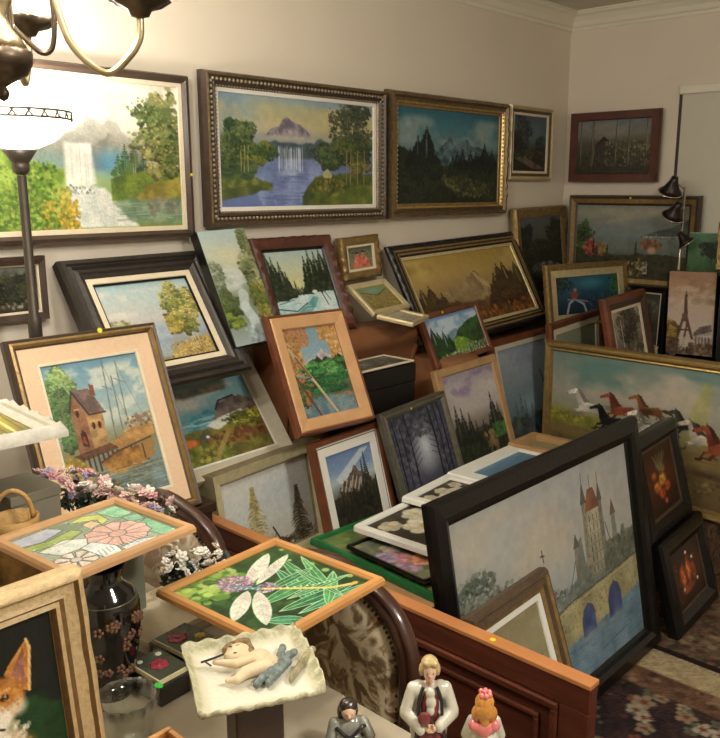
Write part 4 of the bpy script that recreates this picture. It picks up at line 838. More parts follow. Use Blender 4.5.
# ------------------------------------------------------------------ measured poses: x, y, z of the bottom centre, width, height, yaw, lean, roll
Q = {'A1': [1.2866, 2.325, 1.4399, 0.6921, 0.5057, 0, 0, 0], 'A2': [2.1221, 2.32, 1.4705, 0.8769, 0.5011, 0, 0, 0], 'A3': [3.0092, 2.325, 1.4732, 0.844, 0.5108, 0, 0, 0], 'A4': [3.6628, 2.335, 1.6337, 0.3916, 0.3553, 0, 0, 0], 'B1': [4.0, 2.0609, 1.6269, 0.4836, 0.347, -90, 0, 0], 'L1': [0.9737, 2.33, 1.2262, 0.2945, 0.1829, 0, 0, 0], 'L2': [1.4008, 2.0594, 1.026, 0.5013, 0.445, 1.53, 34.3, -0.54], 'L3': [1.7117, 2.0946, 1.104, 0.2007, 0.3969, 1.86, 24.71, -1.67], 'L4': [2.0443, 2.1711, 1.0774, 0.3959, 0.3775, -0.5, 23.23, -0.05], 'PORT': [2.4199, 2.3024, 1.2407, 0.2311, 0.1714, 1.45, 5.96, -2.19], 'L13': [3.0588, 2.1001, 0.9608, 0.9758, 0.4689, 1.01, 28.03, -1.68], 'B3': [3.7587, 2.2807, 1.1327, 0.4935, 0.3743, 0.47, 6.05, -1.42], 'L5': [1.854, 1.8796, 0.8226, 0.3381, 0.4059, -2.06, 24.88, 1.08], 'L6': [1.5764, 2.0693, 0.6976, 0.52, 0.4, 0.8, 37, -0.62], 'L7': [1.0453, 1.8261, 0.7977, 0.4164, 0.471, -0.59, 21.67, 0.04], 'L12': [2.757, 2.0301, 0.8969, 0.4295, 0.2287, 3.46, 23.35, -2.23], 'L17': [3.702, 1.976, 0.9748, 0.563, 0.269, -14.38, 9.33, -0.06], 'L14': [3.2778, 1.9783, 0.4305, 0.524, 0.5188, 0.79, 13.58, -0.85], 'L15': [3.524, 1.933, 0.747, 0.528, 0.258, 2.57, 3.99, -1.89], 'L16': [3.5863, 1.685, 0.8296, 0.4362, 0.2995, 1.74, 12.59, -1.5], 'L11': [2.664, 1.8495, 0.5565, 0.4191, 0.3723, 1.55, 17.46, -0.9], 'L10': [2.2566, 1.7915, 0.5487, 0.3899, 0.3061, 3.44, 18.29, -1.78], 'L9': [1.9221, 1.8331, 0.4957, 0.3443, 0.3038, 2.35, 14.53, -0.46], 'L8': [1.703, 2.01, 0.3527, 0.485, 0.379, 2.7, 8.77, -1.57], 'B2': [3.99, 1.9341, 1.1088, 0.6959, 0.4524, -90, 0, 0], 'H1': [3.2026, 1.2959, 0.2942, 1.28, 0.6411, -93, 0.5, -0.77], 'E1': [3.8491, 1.5343, 0.8232, 0.2232, 0.3938, -89.33, 1.62, -1.92], 'G1': [3.9544, 1.4992, 1.2052, 0.2371, 0.1863, -89.88, 1.73, -0.81], 'K1': [3.8941, 1.7811, 0.9307, 0.2094, 0.1963, -90.45, 1.73, 0.4], 'O1': [3.8269, 1.3383, 1.2309, 0.1897, 0.2195, -89.49, 0.84, -1.0], 'O2': [3.7891, 1.2724, 0.8629, 0.2208, 0.3559, -88.02, 1.89, -1.5], 'T1': [2.102, 1.0859, 0.0105, 1.1534, 0.8223, 0.32, 10.67, 0.25], 'F1': [1.643, 0.9749, 0.3533, 0.3601, 0.2678, 1.43, 18.55, -0.46], 'D2': [2.9369, 1.05, 0.011, 0.4197, 0.352, 2.71, 15.97, -0.5], 'D1': [2.918, 1.1726, 0.3463, 0.411, 0.381, 3.12, 14.98, -0.73], 'P1': [0.8942, 0.9273, 0.9, 0.2927, 0.2853, 3.58, 90, 0], 'P2': [0.6828, 1.1764, 1.001, 0.2568, 0.2369, 5.19, 90, 0], 'P5': [0.6539, 1.4569, 1.15, 0.1315, 0.2902, -2.98, 90, 0], 'W1': [1.9781, 1.4313, 0.56, 0.4276, 0.2888, 3.05, 90, 0], 'W2': [2.1539, 1.5095, 0.585, 0.2859, 0.2227, 5.81, 90, 0], 'W3': [2.5113, 1.5303, 0.585, 0.4609, 0.2259, 2.73, 90, 0], 'G3': [1.8822, 1.2748, 0.5, 0.4783, 0.5433, -3.35, 90, 0], 'G2': [1.6864, 1.3823, 0.53, 0.1166, 0.2848, -8.41, 90, 0], 'LF1': [2.3909, 2.1161, 1.1328, 0.2247, 0.1679, 0.01, 53.0, -3.33], 'LF2': [2.4099, 1.9882, 1.1072, 0.2033, 0.1441, 20.61, 80.78, -1.41], 'PLAQ': [0.6171, 0.7653, 0.93, 0.1673, 0.1634, -24.78, 86.6, 3.32], 'P3': [0.3563, 0.92, 0.8896, 0.2242, 0.2374, 0.24, 7.27, -0.01]}

# frame finishes
brown = ('frame_dark_brown', (72, 56, 46), .4, 0, .25, 30, .2, 90)
umber = ('frame_umber', (92, 74, 58), .4, .2, .3, 40, .3, 120)
bronze = ('frame_bronze', (128, 108, 80), .35, .55, .35, 60, .3, 140)
dullgold = ('frame_dull_gold', (158, 130, 82), .38, .5, .3, 50, .3, 140)
gold = ('frame_gold', (205, 175, 112), .3, .7, .2, 50, .2, 140)
palegold = ('frame_pale_gold', (215, 198, 155), .35, .4, .15, 40, .1, 120)
ebony = ('frame_black_wood', (17, 15, 14), .32, 0, .3, 30, .3, 80)
charcoal = ('frame_charcoal', (52, 46, 42), .4, 0, .25, 40, .3, 90)
cream = ('liner_cream', (222, 208, 182), .7, 0, .06, 60, .2, 300)
white = ('liner_white', (228, 224, 214), .7, 0, .04, 60, .2, 300)
linen = ('liner_peach_linen', (222, 190, 158), .8, 0, .06, 80, .3, 300)
redwood = ('frame_red_brown', (118, 66, 42), .35, 0, .35, 14, .15, 60)
mahog = ('frame_mahogany', (92, 52, 40), .4, 0, .3, 20, .3, 80)
lightwood = ('frame_light_oak', (208, 162, 116), .45, 0, .18, 14, .15, 80)
honey = ('frame_honey_pine', (205, 148, 88), .4, 0, .18, 12, .12, 80)
tanwood = ('frame_tan_wood', (178, 140, 96), .45, 0, .2, 16, .15, 80)
silver = ('frame_silver_grey', (104, 100, 86), .35, .4, .25, 50, .2, 120)
greycream = ('frame_grey_cream', (200, 190, 168), .6, 0, .1, 40, .25, 200)
olive = ('frame_olive_cream', (214, 204, 162), .5, 0, .2, 30, .3, 120)
olive_shade = ('frame_olive_shaded', (140, 128, 98), .5, 0, .25, 30, .3, 120)  # shade on the box frame's sides and inner lip, put into the colour
ivory = ('frame_white_paint', (232, 230, 222), .45, 0, .03, 30, .1, 120)
green = ('frame_green_paint', (38, 112, 62), .3, 0, .2, 20, .1, 80)
tanorn = ('frame_weathered_tan', (198, 170, 124), .45, .1, .2, 110, .5, 200)
greygold = ('frame_grey_gold', (165, 150, 122), .4, .4, .3, 50, .3, 140)
mm = lambda t: M(t[0], t[1], t[2], t[3], t[4], t[5], t[6], t[7])
lin_ = lambda wd, d, m, nm='liner': (wd, d, mm(m), nm)

# --- four pictures hung on the long wall and one on the end wall
q = list(Q['A1'])
picture(q, 'large bright waterfall painting on the wall beside the glowing lamp bowl', art_bright_falls, [(0, .002, 0), (.006, .018, 0), (.016, .02, 0), (.026, .008, 0)], [mm(brown)], [lin_(.014, .006, cream)], n=230, seed=11, sticker=[(.335, .2, 'yellow', .005)])
q = Q['A2']
picture(q, 'misty blue lake and waterfall painting in a dark beaded frame, hung on the long wall', art_lake_falls, [(0, .002, 0), (.006, .022, 1), (.014, .024, 0), (.02, .016, 0), (.032, .016, 0), (.036, .022, 0), (.046, .014, 1), (.05, .008, 0)], [mm(brown), mm(bronze), mm(greygold)], [lin_(.014, .006, white)], n=230, seed=12, back=.02, bead=[(.026, .018, .0062, .0165, 2), (.046, .014, .0034, .012, 2)])
picture(Q['A3'], 'dark teal mountain and spruce forest painting in an aged gilt frame on the wall', art_dark_forest, [(0, .002, 0), (.006, .024, 0), (.018, .026, 0), (.026, .014, 0), (.04, .02, 1), (.048, .01, 0)], [mm(bronze), mm(gold)], [lin_(.012, .006, dullgold)], n=200, seed=13, nseg=24, ripple=(.0022, .05, (1, 2)), bead=[(.044, .016, .005, .018, 1)])
picture(Q['A4'], 'small dark woodland path painting in a silver gilt frame near the room corner', art_dark_path, [(0, .002, 0), (.008, .016, 0), (.02, .01, 1), (.034, .006, 1)], [mm(palegold), mm(bronze)], [lin_(.012, .004, cream)], n=110, seed=14, back=.012)
picture(Q['B1'], 'painting of a shed among birches in a plain flat red-brown frame, on the end wall', art_birch_house, [(0, .002, 0), (.004, .016, 0), (.038, .014, 0), (.043, .006, 0)], [mm(mahog)], n=130, seed=15)
picture(Q['L1'], 'small dark tree painting low on the wall behind the lamp pole', art_tree_valley, [(0, .002, 0), (.006, .014, 0), (.022, .01, 0)], [mm(brown)], [lin_(.006, .004, cream)], n=70, seed=16)

# --- row leaning on the long wall
picture(Q['L2'], 'autumn riverbank painting in a wide ribbed near-black frame, left of the tall narrow canvas', art_autumn_bank, [(0, .0, 0), (.006, .012, 0), (.018, .012, 0), (.022, .006, 0), (.03, .014, 0), (.036, .006, 0), (.048, .01, 0), (.054, .004, 0), (.066, -.002, 0)], [mm(charcoal)], [lin_(.018, -.002, cream), lin_(.006, -.006, ebony, 'slip')], n=170, seed=17, back=.03)
canvas_block(Q['L3'], 'tall narrow misty stream canvas with black edges and no frame', art_misty_creek, mm(ebony), .04, 110, 18)
picture(Q['L4'], 'snowy creek and fir trees painting in a carved red-brown frame', art_snow_creek, [(0, .0, 0), (.006, .014, 0), (.02, .02, 0), (.034, .012, 0), (.046, .008, 1), (.055, .0, 1)], [mm(mahog), mm(ebony)], n=150, seed=19, back=.025, nseg=28, ripple=(.003, .05, (1, 2)))
picture(Q['PORT'], 'little painting of two figures in red dresses in a gilt frame', art_red_dress, [(0, .0, 0), (.006, .01, 0), (.02, .012, 0), (.034, .006, 0)], [mm(dullgold)], [lin_(.01, .005, cream)], n=60, seed=20, nseg=16, ripple=(.0018, .04, (1, 2)))
picture(Q['L13'], 'wide golden mountain landscape in a dark carved frame, leaning on the long wall', art_golden_peaks, [(0, .0, 0), (.006, .010, 0), (.020, .014, 0), (.026, .010, 1), (.034, .008, 0), (.042, .011, 1), (.05, .01, 0), (.058, .006, 1)], [mm(ebony), mm(dullgold)], [lin_(.014, .004, palegold)], n=210, seed=21, back=.01, nseg=50, ripple=(.0012, .045, (1, 2)))
picture(extend(Q['B3'], .932), 'murky forest stream painting in a dull gold frame standing in the room corner', art_dark_stream, [(0, .0, 0), (.008, .014, 0), (.03, .012, 0), (.052, .004, 0)], [mm(dullgold)], n=110, seed=22, nseg=24, ripple=(.0015, .03, (1, 2)), h0=Q['B3'][4])

# --- second row
picture(Q['L5'], 'autumn mountain lake painting with a leaning birch, light oak inner frame', art_autumn_lake, [(0, .0, 0), (.005, .012, 0), (.012, .01, 1), (.016, .014, 1), (.05, .008, 1), (.054, .0, 0)], [mm(redwood), mm(lightwood)], n=160, seed=23, back=.02)
picture(Q['L6'], 'teal mountain village painting in a wide sloping grey-cream frame', art_teal_valley, [(0, .0, 0), (.004, .012, 0), (.05, -.008, 0)], [mm(greycream)], [lin_(.006, -.006, white)], n=160, seed=24, back=.03)
q = extend(Q['L7'], .752)
picture(q, 'harbour scene with a tall brick house, peach linen mat and thin gilt frame', art_harbour_house, [(0, .0, 0), (.004, .012, 0), (.01, .01, 1), (.016, .012, 1), (.022, .004, 0), (.026, .002, 1)], [mm(brown), mm(dullgold)], [lin_(.042, .0, linen, 'mat'), lin_(.008, .0, cream)], n=200, seed=25, sticker=[(.04, q[4]-.006, 'yellow', .007)], h0=Q['L7'][4])
picture(Q['L12'], 'green valley painting under a bright blue sky in a thin red-brown frame', art_green_valley, [(0, .0, 0), (.004, .008, 0), (.02, .006, 0), (.024, .002, 0)], [mm(redwood)], n=130, seed=26, sticker=[(-.06, Q['L12'][4]-.012, 'yellow', .005)])
q = extend(Q['L17'], .935); picture(q, 'deep blue painting of a dancer in a gold and cream frame', art_blue_dancer, [(0, .0, 0), (.006, .012, 0), (.03, .006, 0)], [mm(dullgold)], [lin_(.035, .004, palegold)], n=130, seed=27, h0=Q['L17'][4])
q = extend(Q['L14'], .297); picture(q, 'misty blue pine painting with silvery liner in a thin reddish frame', art_misty_pines, [(0, .0, 0), (.005, .01, 0), (.028, .008, 0), (.032, .002, 0)], [mm(redwood)], [lin_(.022, .003, greycream)], n=150, seed=28, h0=Q['L14'][4])
q = extend(Q['L15'], .297); picture(q, 'nearly plain sage green painting with cream liner in a reddish frame', art_pale_green, [(0, .0, 0), (.005, .01, 0), (.028, .008, 0), (.032, .002, 0)], [mm(redwood)], [lin_(.028, .003, cream)], n=80, seed=29, h0=Q['L15'][4])
q = extend(Q['L16'], .297); picture(q, 'birch trunk painting with thin white liner in a wide dark red frame', art_birch_trunks, [(0, .0, 1), (.006, .014, 1), (.03, .016, 0), (.06, .006, 0)], [mm(brown), mm(redwood)], [lin_(.014, .004, cream)], n=110, seed=30, h0=Q['L16'][4])

# --- third row
q = extend(Q['L11'], .352); picture(q, 'painting of dark firs under a purple-grey sky in a tan wood frame', art_purple_sky, [(0, .0, 0), (.004, .01, 0), (.03, .008, 0), (.034, .002, 0)], [mm(tanwood)], n=140, seed=31, h0=Q['L11'][4])
q = extend(Q['L10'], .352); picture(q, 'blue-black moonlit wood painting in a silver-grey frame', art_blue_night_wood, [(0, .0, 0), (.005, .01, 0), (.012, .006, 0), (.02, .01, 0), (.03, .002, 0)], [mm(silver)], n=140, seed=32, sticker=[(-.03, q[4]-.02, 'yellow', .004)], h0=Q['L10'][4])
q = extend(Q['L9'], .352); picture(q, 'snowy dark alp picture with a wide white mat in a thin red-brown frame', art_blue_alp, [(0, .0, 0), (.004, .01, 0), (.016, .009, 0), (.02, .002, 0)], [mm(redwood)], [lin_(.006, .001, white), lin_(.003, .001, mahog, 'slip'), lin_(.03, .001, white, 'mat')], n=150, seed=33, h0=Q['L9'][4])
q = extend(Q['L8'], .347); picture(q, 'two spruce trees on pale fog in a deep olive-cream box frame', art_white_spruces, [(0, -.012, 1), (.002, .03, 0), (.038, .012, 0), (.046, .0, 1), (.05, -.006, 1)], [mm(olive), mm(olive_shade)], n=160, seed=34, back=.05, h0=Q['L8'][4])

# --- end wall side
picture(Q['B2'], 'large flowery seashore painting in a brown and gold frame on the end wall', art_flower_shore, [(0, .002, 0), (.006, .022, 0), (.018, .018, 1), (.04, .014, 0), (.05, .008, 1)], [mm(brown), mm(dullgold)], n=190, seed=35, sticker=[(.0, .44, 'yellow', .005)])
q = extend(Q['H1'], .297); picture(q, 'wide galloping horses painting in a bright gold frame, behind the black-framed pictures', art_horses, [(0, .0, 0), (.005, .014, 1), (.012, .022, 1), (.02, .02, 0), (.03, .01, 1), (.036, .012, 0), (.042, .002, 0)], [mm(dullgold), mm(gold)], n=330, seed=36, back=.025, h0=Q['H1'][4])
canvas_block(Q['E1'], 'unframed sepia canvas of the tall iron tower in Paris', art_eiffel, mm(ebony), .02, 100, 37)
canvas_block(Q['G1'], 'small unframed green canvas with one dark tree', art_green_tree, mm(ivory), .02, 70, 38)
q = extend(Q['K1'], .802); picture(q, 'small grey picture in a black frame left of the iron tower canvas', art_grey_ship, [(0, .0, 0), (.006, .012, 0), (.03, .004, 0)], [mm(ebony)], [lin_(.008, .002, greycream)], n=50, seed=39, h0=Q['K1'][4])
picture(Q['O1'], 'ornate gold framed picture at the right edge of the photo, above the black frame', art_beige, [(0, .0, 0), (.008, .014, 0), (.022, .01, 0)], [mm(dullgold)], n=50, seed=40, nseg=12, ripple=(.003, .04, (1,)))
q = extend(Q['O2'], .802); picture(q, 'black-framed picture right beside the iron tower canvas', art_beige, [(0, .0, 0), (.006, .012, 0), (.03, .004, 0)], [mm(ebony)], [lin_(.03, .002, white, 'mat')], n=50, seed=41, h0=Q['O2'][4])

# --- on the rug
picture(Q['T1'], 'very large stone tower bridge painting in a thick black frame standing on the rug', art_tower_bridge, [(0, .0, 0), (.008, .014, 0), (.045, .018, 0), (.062, .01, 0), (.066, -.004, 0), (.078, -.008, 0)], [mm(ebony)], n=330, seed=42, back=.02)
q = extend(Q['F1'], .0105); picture(q, 'brown and gold ridged frame with plain tan picture, before the tower bridge painting', art_tan_plain, [(0, .0, 0), (.006, .014, 0), (.014, .016, 1), (.02, .01, 0), (.034, .014, 0), (.038, .008, 1), (.05, .004, 0)], [mm(umber), mm(dullgold)], [lin_(.018, .002, white)], n=80, seed=43, h0=Q['F1'][4])
picture(Q['D2'], 'copper kettles still life in a wide black frame, lower of the two at the rug', art_copper_still, [(0, .0, 0), (.006, .012, 0), (.04, .018, 0), (.066, .004, 0)], [mm(ebony)], [lin_(.006, .002, umber)], n=110, seed=44, back=.035)
picture(Q['D1'], 'fruit still life in a wide black frame, upper of two beside the tower bridge painting', art_fruit, [(0, .0, 0), (.006, .012, 0), (.036, .018, 0), (.056, .004, 0)], [mm(ebony)], [lin_(.012, .002, umber)], n=110, seed=45, back=.035)

# --- lying flat
picture(Q['P1'], 'painted dragonfly over green leaves in a honey pine frame, lying flat on a chair back', art_dragonfly, [(0, .0, 0), (.003, .006, 0), (.014, .006, 0), (.017, .0, 0)], [mm(honey)], n=230, seed=46, back=.008)
picture(Q['P2'], 'glass painting of pale irises in a light pine frame, lying flat over the black vase', art_glass_iris, [(0, .0, 0), (.003, .006, 0), (.014, .006, 0), (.017, .0, 0)], [mm(lightwood)], n=210, seed=47, back=.008)
q = list(Q['P5']); c5 = Vector((q[0], q[1])); q[3] = .34; q[0] -= (.34-.1315)/2; q[1] += .01
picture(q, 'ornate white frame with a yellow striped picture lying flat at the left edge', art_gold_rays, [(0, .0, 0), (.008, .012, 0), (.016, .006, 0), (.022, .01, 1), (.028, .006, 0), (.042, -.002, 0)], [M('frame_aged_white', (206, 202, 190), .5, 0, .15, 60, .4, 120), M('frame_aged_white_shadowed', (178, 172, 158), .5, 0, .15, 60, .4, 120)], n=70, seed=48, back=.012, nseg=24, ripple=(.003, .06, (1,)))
picture(Q['W1'], 'white-framed magnolia picture lying flat, nearest to the green frame', art_magnolia, [(0, .0, 0), (.003, .006, 0), (.022, .005, 0), (.025, .0, 0)], [mm(ivory)], n=140, seed=49, back=.016)
picture(Q['W2'], 'white-framed pale blossom picture lying flat, between two other white frames', art_magnolia, [(0, .0, 0), (.003, .006, 0), (.03, .005, 0), (.033, .0, 0)], [mm(ivory)], n=110, seed=50, back=.014)
q = list(Q['W3']); q[2] = .59
picture(q, 'white-framed blue sea picture lying flat, farthest of the white frames', art_blue_sea, [(0, .0, 0), (.003, .006, 0), (.06, .005, 0), (.063, .0, 0)], [mm(ivory)], n=60, seed=51, back=.018)
q = list(Q['G3'])
picture(q, 'green painted frame around a pale garden picture, lying flat behind the wooden panel', art_garden_green, [(0, .0, 0), (.003, .008, 0), (.016, .008, 0), (.019, .0, 0)], [mm(green)], n=110, seed=52, back=.014, sticker=[(-.21, .1, 'yellow', .006)])
q = [1.765, 1.345, .522, .2, .33, -4, 90, 0]
picture(q, 'pink and violet blossom picture in a thin black frame, lying on the green frame', art_pink_bloom, [(0, .0, 0), (.002, .005, 0), (.009, .004, 0), (.011, .0, 0)], [mm(ebony)], n=90, seed=53, back=.008)
picture(Q['LF1'], 'small floral picture in a pale gold frame lying tilted below the little red dress painting', art_small_flowers, [(0, .0, 0), (.004, .008, 0), (.02, .004, 0), (.024, .001, 0)], [mm(palegold)], n=70, seed=54, back=.012)
picture(Q['LF2'], 'small picture in a thin cream and gold frame lying on the sofa back edge', art_beige, [(0, .0, 0), (.003, .006, 0), (.016, .004, 0), (.018, .0, 0)], [mm(palegold)], n=50, seed=55, back=.01)
# corgi portrait
q = list(Q['P3']); x1 = q[0]+q[3]/2; q[3] = .27; q[0] = x1-.135; q = extend(q, .7505)
picture(q, 'corgi portrait in a wide weathered tan frame at the lower left', art_corgi, [(0, .0, 0), (.003, .012, 0), (.008, .016, 0), (.011, .016, 1), (.014, .008, 0), (.024, .006, 0), (.03, .009, 1), (.034, .004, 0), (.04, .006, 1), (.044, -.004, 0)], [mm(tanorn), M('frame_tan_groove', (146, 112, 72), .5, 0, .3, 60, .4, 120)], n=200, seed=56, back=.022, nseg=24, ripple=(.0008, .02, (1, 4)))

# ------------------------------------------------------------------ the room
WX, WY, X0, Y0, ZC = 4.05, 2.36, -1.9, -2.4, 2.47
wallm = M('wall_paint', (224, 213, 196), .9, 0, .03, 3, .05, 60)
ceilm = M('ceiling_paint', (208, 202, 184), .95)
trimm = M('trim_paint', (228, 222, 204), .6)
def struct(name, bm, m):
    o = link(name, bm, m); o['kind'] = 'structure'; return o
bm = bmesh.new(); box(bm, X0, WX, WY, WY+.1, 0, ZC); struct('wall_left', bm, wallm)
bm = bmesh.new(); box(bm, X0-.1, X0, Y0, WY, 0, ZC); struct('wall_front', bm, wallm)
bm = bmesh.new(); box(bm, X0, WX, Y0-.1, Y0, 0, ZC); struct('wall_right', bm, wallm)
# end wall with the window opening
wy0, wy1, wz0, wz1 = .55, 1.757, 1.27, 2.07
bm = bmesh.new()
box(bm, WX, WX+.12, wy1, WY+.1, 0, ZC); box(bm, WX, WX+.12, Y0-.1, wy0, 0, ZC); box(bm, WX, WX+.12, wy0, wy1, 0, wz0); box(bm, WX, WX+.12, wy0, wy1, wz1, ZC)
struct('wall_back', bm, wallm)
fl = M('floor_boards', (92, 62, 42), .45, 0, .4, 4, .1, 40, (1, 8, 1))
bm = bmesh.new(); box(bm, X0, WX, Y0, WY, -.05, 0); struct('floor', bm, fl)
bm = bmesh.new(); box(bm, X0, WX, Y0, WY, ZC, ZC+.05); struct('ceiling', bm, ceilm)
def cove(name, a, b, nrm):
    a = Vector(a); b = Vector(b); nrm = Vector(nrm)
    prof = [(0, -.085), (.008, -.085), (.012, -.072), (.02, -.066), (.03, -.045), (.05, -.024), (.066, -.016), (.07, -.008), (.078, -.006), (.078, 0), (0, 0)]
    bm = bmesh.new(); ends = []
    for p in (a, b): ends.append([bm.verts.new(p+nrm*s+Vector((0, 0, z))) for s, z in prof])
    n = len(prof)
    for i in range(n): bm.faces.new((ends[0][i], ends[0][(i+1) % n], ends[1][(i+1) % n], ends[1][i]))
    bm.faces.new(ends[0]); bm.faces.new(ends[1])
    struct(name, bm, trimm)
cove('trim_1', (X0, WY, ZC), (WX, WY, ZC), (0, -1, 0)); cove('trim_2', (WX, WY, ZC), (WX, Y0, ZC), (-1, 0, 0))
bm = bmesh.new(); box(bm, X0, WX, WY-.015, WY, 0, .1, 0, .003); struct('baseboard_left', bm, trimm)
bm = bmesh.new(); box(bm, WX-.015, WX, Y0, WY-.015, 0, .1, 0, .003); struct('baseboard_back', bm, trimm)
# window: dark jambs, glass, and a roller blind in front
jamb = M('window_dark_jamb', (62, 50, 42), .5); blindm = M('blind_fabric', (206, 202, 186), .9, 0, .02, 20, .1, 200)
w = bpy.data.objects.new('window_1', None); C.objects.link(w); w['kind'] = 'structure'; w.location = (WX+.06, (wy0+wy1)/2, (wz0+wz1)/2)
hy, hz = (wy1-wy0)/2, (wz1-wz0)/2
bm = bmesh.new()
for a_ in ((-.06, .05, -hy, -hy+.022, -hz, hz), (-.06, .05, hy-.022, hy, -hz, hz), (-.06, .05, -hy+.022, hy-.022, hz-.03, hz), (-.06, .05, -hy+.022, hy-.022, -hz, -hz+.03), (.0, .03, -.015, .015, -hz+.03, hz-.03)): box(bm, *a_)
link('window_frame', bm, jamb, w)
bm = bmesh.new(); box(bm, .012, .018, -hy+.022, -.015, -hz+.03, hz-.03); box(bm, .012, .018, .015, hy-.022, -hz+.03, hz-.03)
link('pane', bm, M('window_glass', (120, 120, 115), .05, trans=1.), w)
bl = thing('roller_blind', 'pale roller blind lowered over the window, right of the reading lamp', 'blind', (WX-.002, (wy0+wy1)/2, wz1))
bm = bmesh.new(); box(bm, -.03, .0, -hy+.012, hy-.012, -.038, .0, 0, .004); link('headrail', bm, trimm, bl)
bm = bmesh.new(); box(bm, -.012, -.009, -hy+.02, hy-.022, -.79, -.036); link('fabric', bm, blindm, bl)
bm = bmesh.new(); box(bm, -.016, -.005, -hy+.02, hy-.022, -.81, -.788, 0, .003); link('bottom_bar', bm, trimm, bl)

# ------------------------------------------------------------------ rugs
def rug(name, label, x0, x1, y0, y1, z, artfn, n, seed, group=None):
    r = thing(name, label, 'rug', (x0, y0, z))
    a = Art((x1-x0)/(y1-y0), n, seed); artfn(a)
    o = art_plane('pile', a, x1-x0, y1-y0, 0, 0, 0, r, mat=rug_mat(), thick=.007)
    o.rotation_euler = (-PI/2, 0, 0)
    # the local z axis runs along +y after this turn; the picture's top edge is the far edge
    o.location = (0, 0, .008)
    return r
def art_rug_dark(a):       # u runs along +x, v from far to near
    a.put(np.ones((a.H, a.W)), (40, 32, 34), .2, (58, 42, 40), 30)
    rng = a.rng
    for _ in range(420):
        u, v = rng.random()*.84, rng.random(); r = .0045+.004*rng.random(); c = [(150, 140, 120), (165, 150, 130), (120, 72, 58), (88, 96, 80), (140, 120, 95)][rng.integers(5)]
        for k in range(5): a.dab(u+r*1.3*math.cos(k*1.257)/a.asp, v+r*1.3*math.sin(k*1.257), r*.8, c, .9)
        a.dab(u, v, r*.6, (120, 60, 45), .9)
    a.dabs(0, 0, .84, 1, 500, .004, [(75, 80, 62), (110, 90, 70), (90, 55, 48)], .8)
    m = np.clip((a.U-.845)/.004, 0, 1); a.put(m, (86, 62, 48), .15, (104, 76, 58), 40)
    a.dabs(.855, 0, .905, 1, 130, .006, [(120, 92, 72), (62, 46, 40), (135, 112, 88)], .7)
    a.put(np.clip((a.U-.915)/.003, 0, 1), (168, 150, 118), .12, (150, 132, 100), 60)
    a.put(np.clip((a.U-.985)/.003, 0, 1), (150, 135, 108), .2)
def art_rug_brown(a):
    a.put(np.ones((a.H, a.W)), (104, 84, 66), .2, (84, 66, 52), 40)
    a.dabs(0, 0, 1, 1, 2600, .006, [(60, 46, 38), (128, 108, 84), (70, 52, 42), (112, 74, 56), (90, 84, 66)], .75)
    rng = a.rng
    for _ in range(220):
        u, v = rng.random(), rng.random(); r = .008
        for k in range(6): a.dab(u+r*1.4*math.cos(k*1.047)/a.asp, v+r*1.4*math.sin(k*1.047), r*.55, (54, 40, 36), .8)
        a.dab(u, v, r*.6, (135, 88, 64), .8)
    a.put(np.clip((.022-a.U)/.003, 0, 1), (38, 28, 26), .1)
rug('patterned_rug', 'dark floral rug with brown and cream border, under the tower bridge painting', 1.0, 2.62, -1.1, 1.22, 0, art_rug_dark, 330, 61)
rug('patterned_rug', 'worn speckled brown rug at the right, below the two still life pictures', 2.625, 4.0, -1.1, 1.25, 0, art_rug_brown, 300, 62)

# ------------------------------------------------------------------ furniture that carries the pictures
leather = M('brown_leather', (150, 100, 66), .45, 0, .25, 3, .25, 90)
so = thing('sofa', 'brown leather sofa against the long wall, pictures piled on its back', 'sofa', (0, 0, 0))
def extrude_yz(bm, pts, x0, x1, mi=0):
    a = [bm.verts.new((x0, y, z)) for y, z in pts]; b = [bm.verts.new((x1, y, z)) for y, z in pts]; n = len(pts)
    for i in range(n): bm.faces.new((a[i], a[(i+1) % n], b[(i+1) % n], b[i])).material_index = mi
    bm.faces.new(a).material_index = mi; bm.faces.new(b).material_index = mi
bm = bmesh.new()
pr = [(2.34, .47), (2.34, 1.03)]+[(2.24+.1*math.cos(t), 1.02+.055*math.sin(t)) for t in np.linspace(.3, PI/2, 5)]+[(2.17+.05*math.cos(t), 1.025+.05*math.sin(t)) for t in np.linspace(PI/2, PI*1.3, 8)]+[(2.165, .93), (2.16, .7), (2.14, .47)]
extrude_yz(bm, pr, 1.87, 2.57); bmesh.ops.bevel(bm, geom=[e for e in bm.edges if e.is_boundary or len(set(round(v.co.x, 3) for v in e.verts)) == 1], offset=.012, segments=2, affect='EDGES')
smooth_by_angle(link('backrest', bm, leather, so), 40)
bm = bmesh.new(); box(bm, 1.97, 2.57, 1.95, 2.34, .12, .465, 0, .03); smooth_by_angle(link('seat', bm, leather, so), 40)
bm = bmesh.new(); box(bm, 2.572, 2.78, 1.97, 2.34, .12, .925, 0, .02); smooth_by_angle(link('armrest', bm, leather, so), 40)
for x in (2.02, 2.72):
    for y in (1.99, 2.3):
        bm = bmesh.new(); lathe(bm, [(.022, .0), (.03, .12)], 12, x, y); link('leg', bm, mm(ebony), so)
bk = thing('black_case', 'black lidded case behind the moonlit wood painting, a print lying on it', 'case', (2.195, 2.035, .467))
bm = bmesh.new(); box(bm, -.155, .155, -.07, .09, 0, .42, 0, .004); link('body', bm, M('black_leatherette', (14, 12, 12), .5, 0, .2, 20, .2, 200), bk)
bm = bmesh.new(); box(bm, -.157, .157, -.072, .092, .421, .488, 0, .004); link('lid', bm, M('black_leatherette', None), bk)
picture([2.195, 1.967, .966, .30, .155, 0, 90, 0], 'unframed print of surf with cream border, lying on the black case', art_surf, [(0, .0, 0), (.001, .002, 0), (.008, .002, 0), (.0085, .001, 0)], [mm(cream)], n=70, seed=57, back=.004, name='art_print', cat='print')

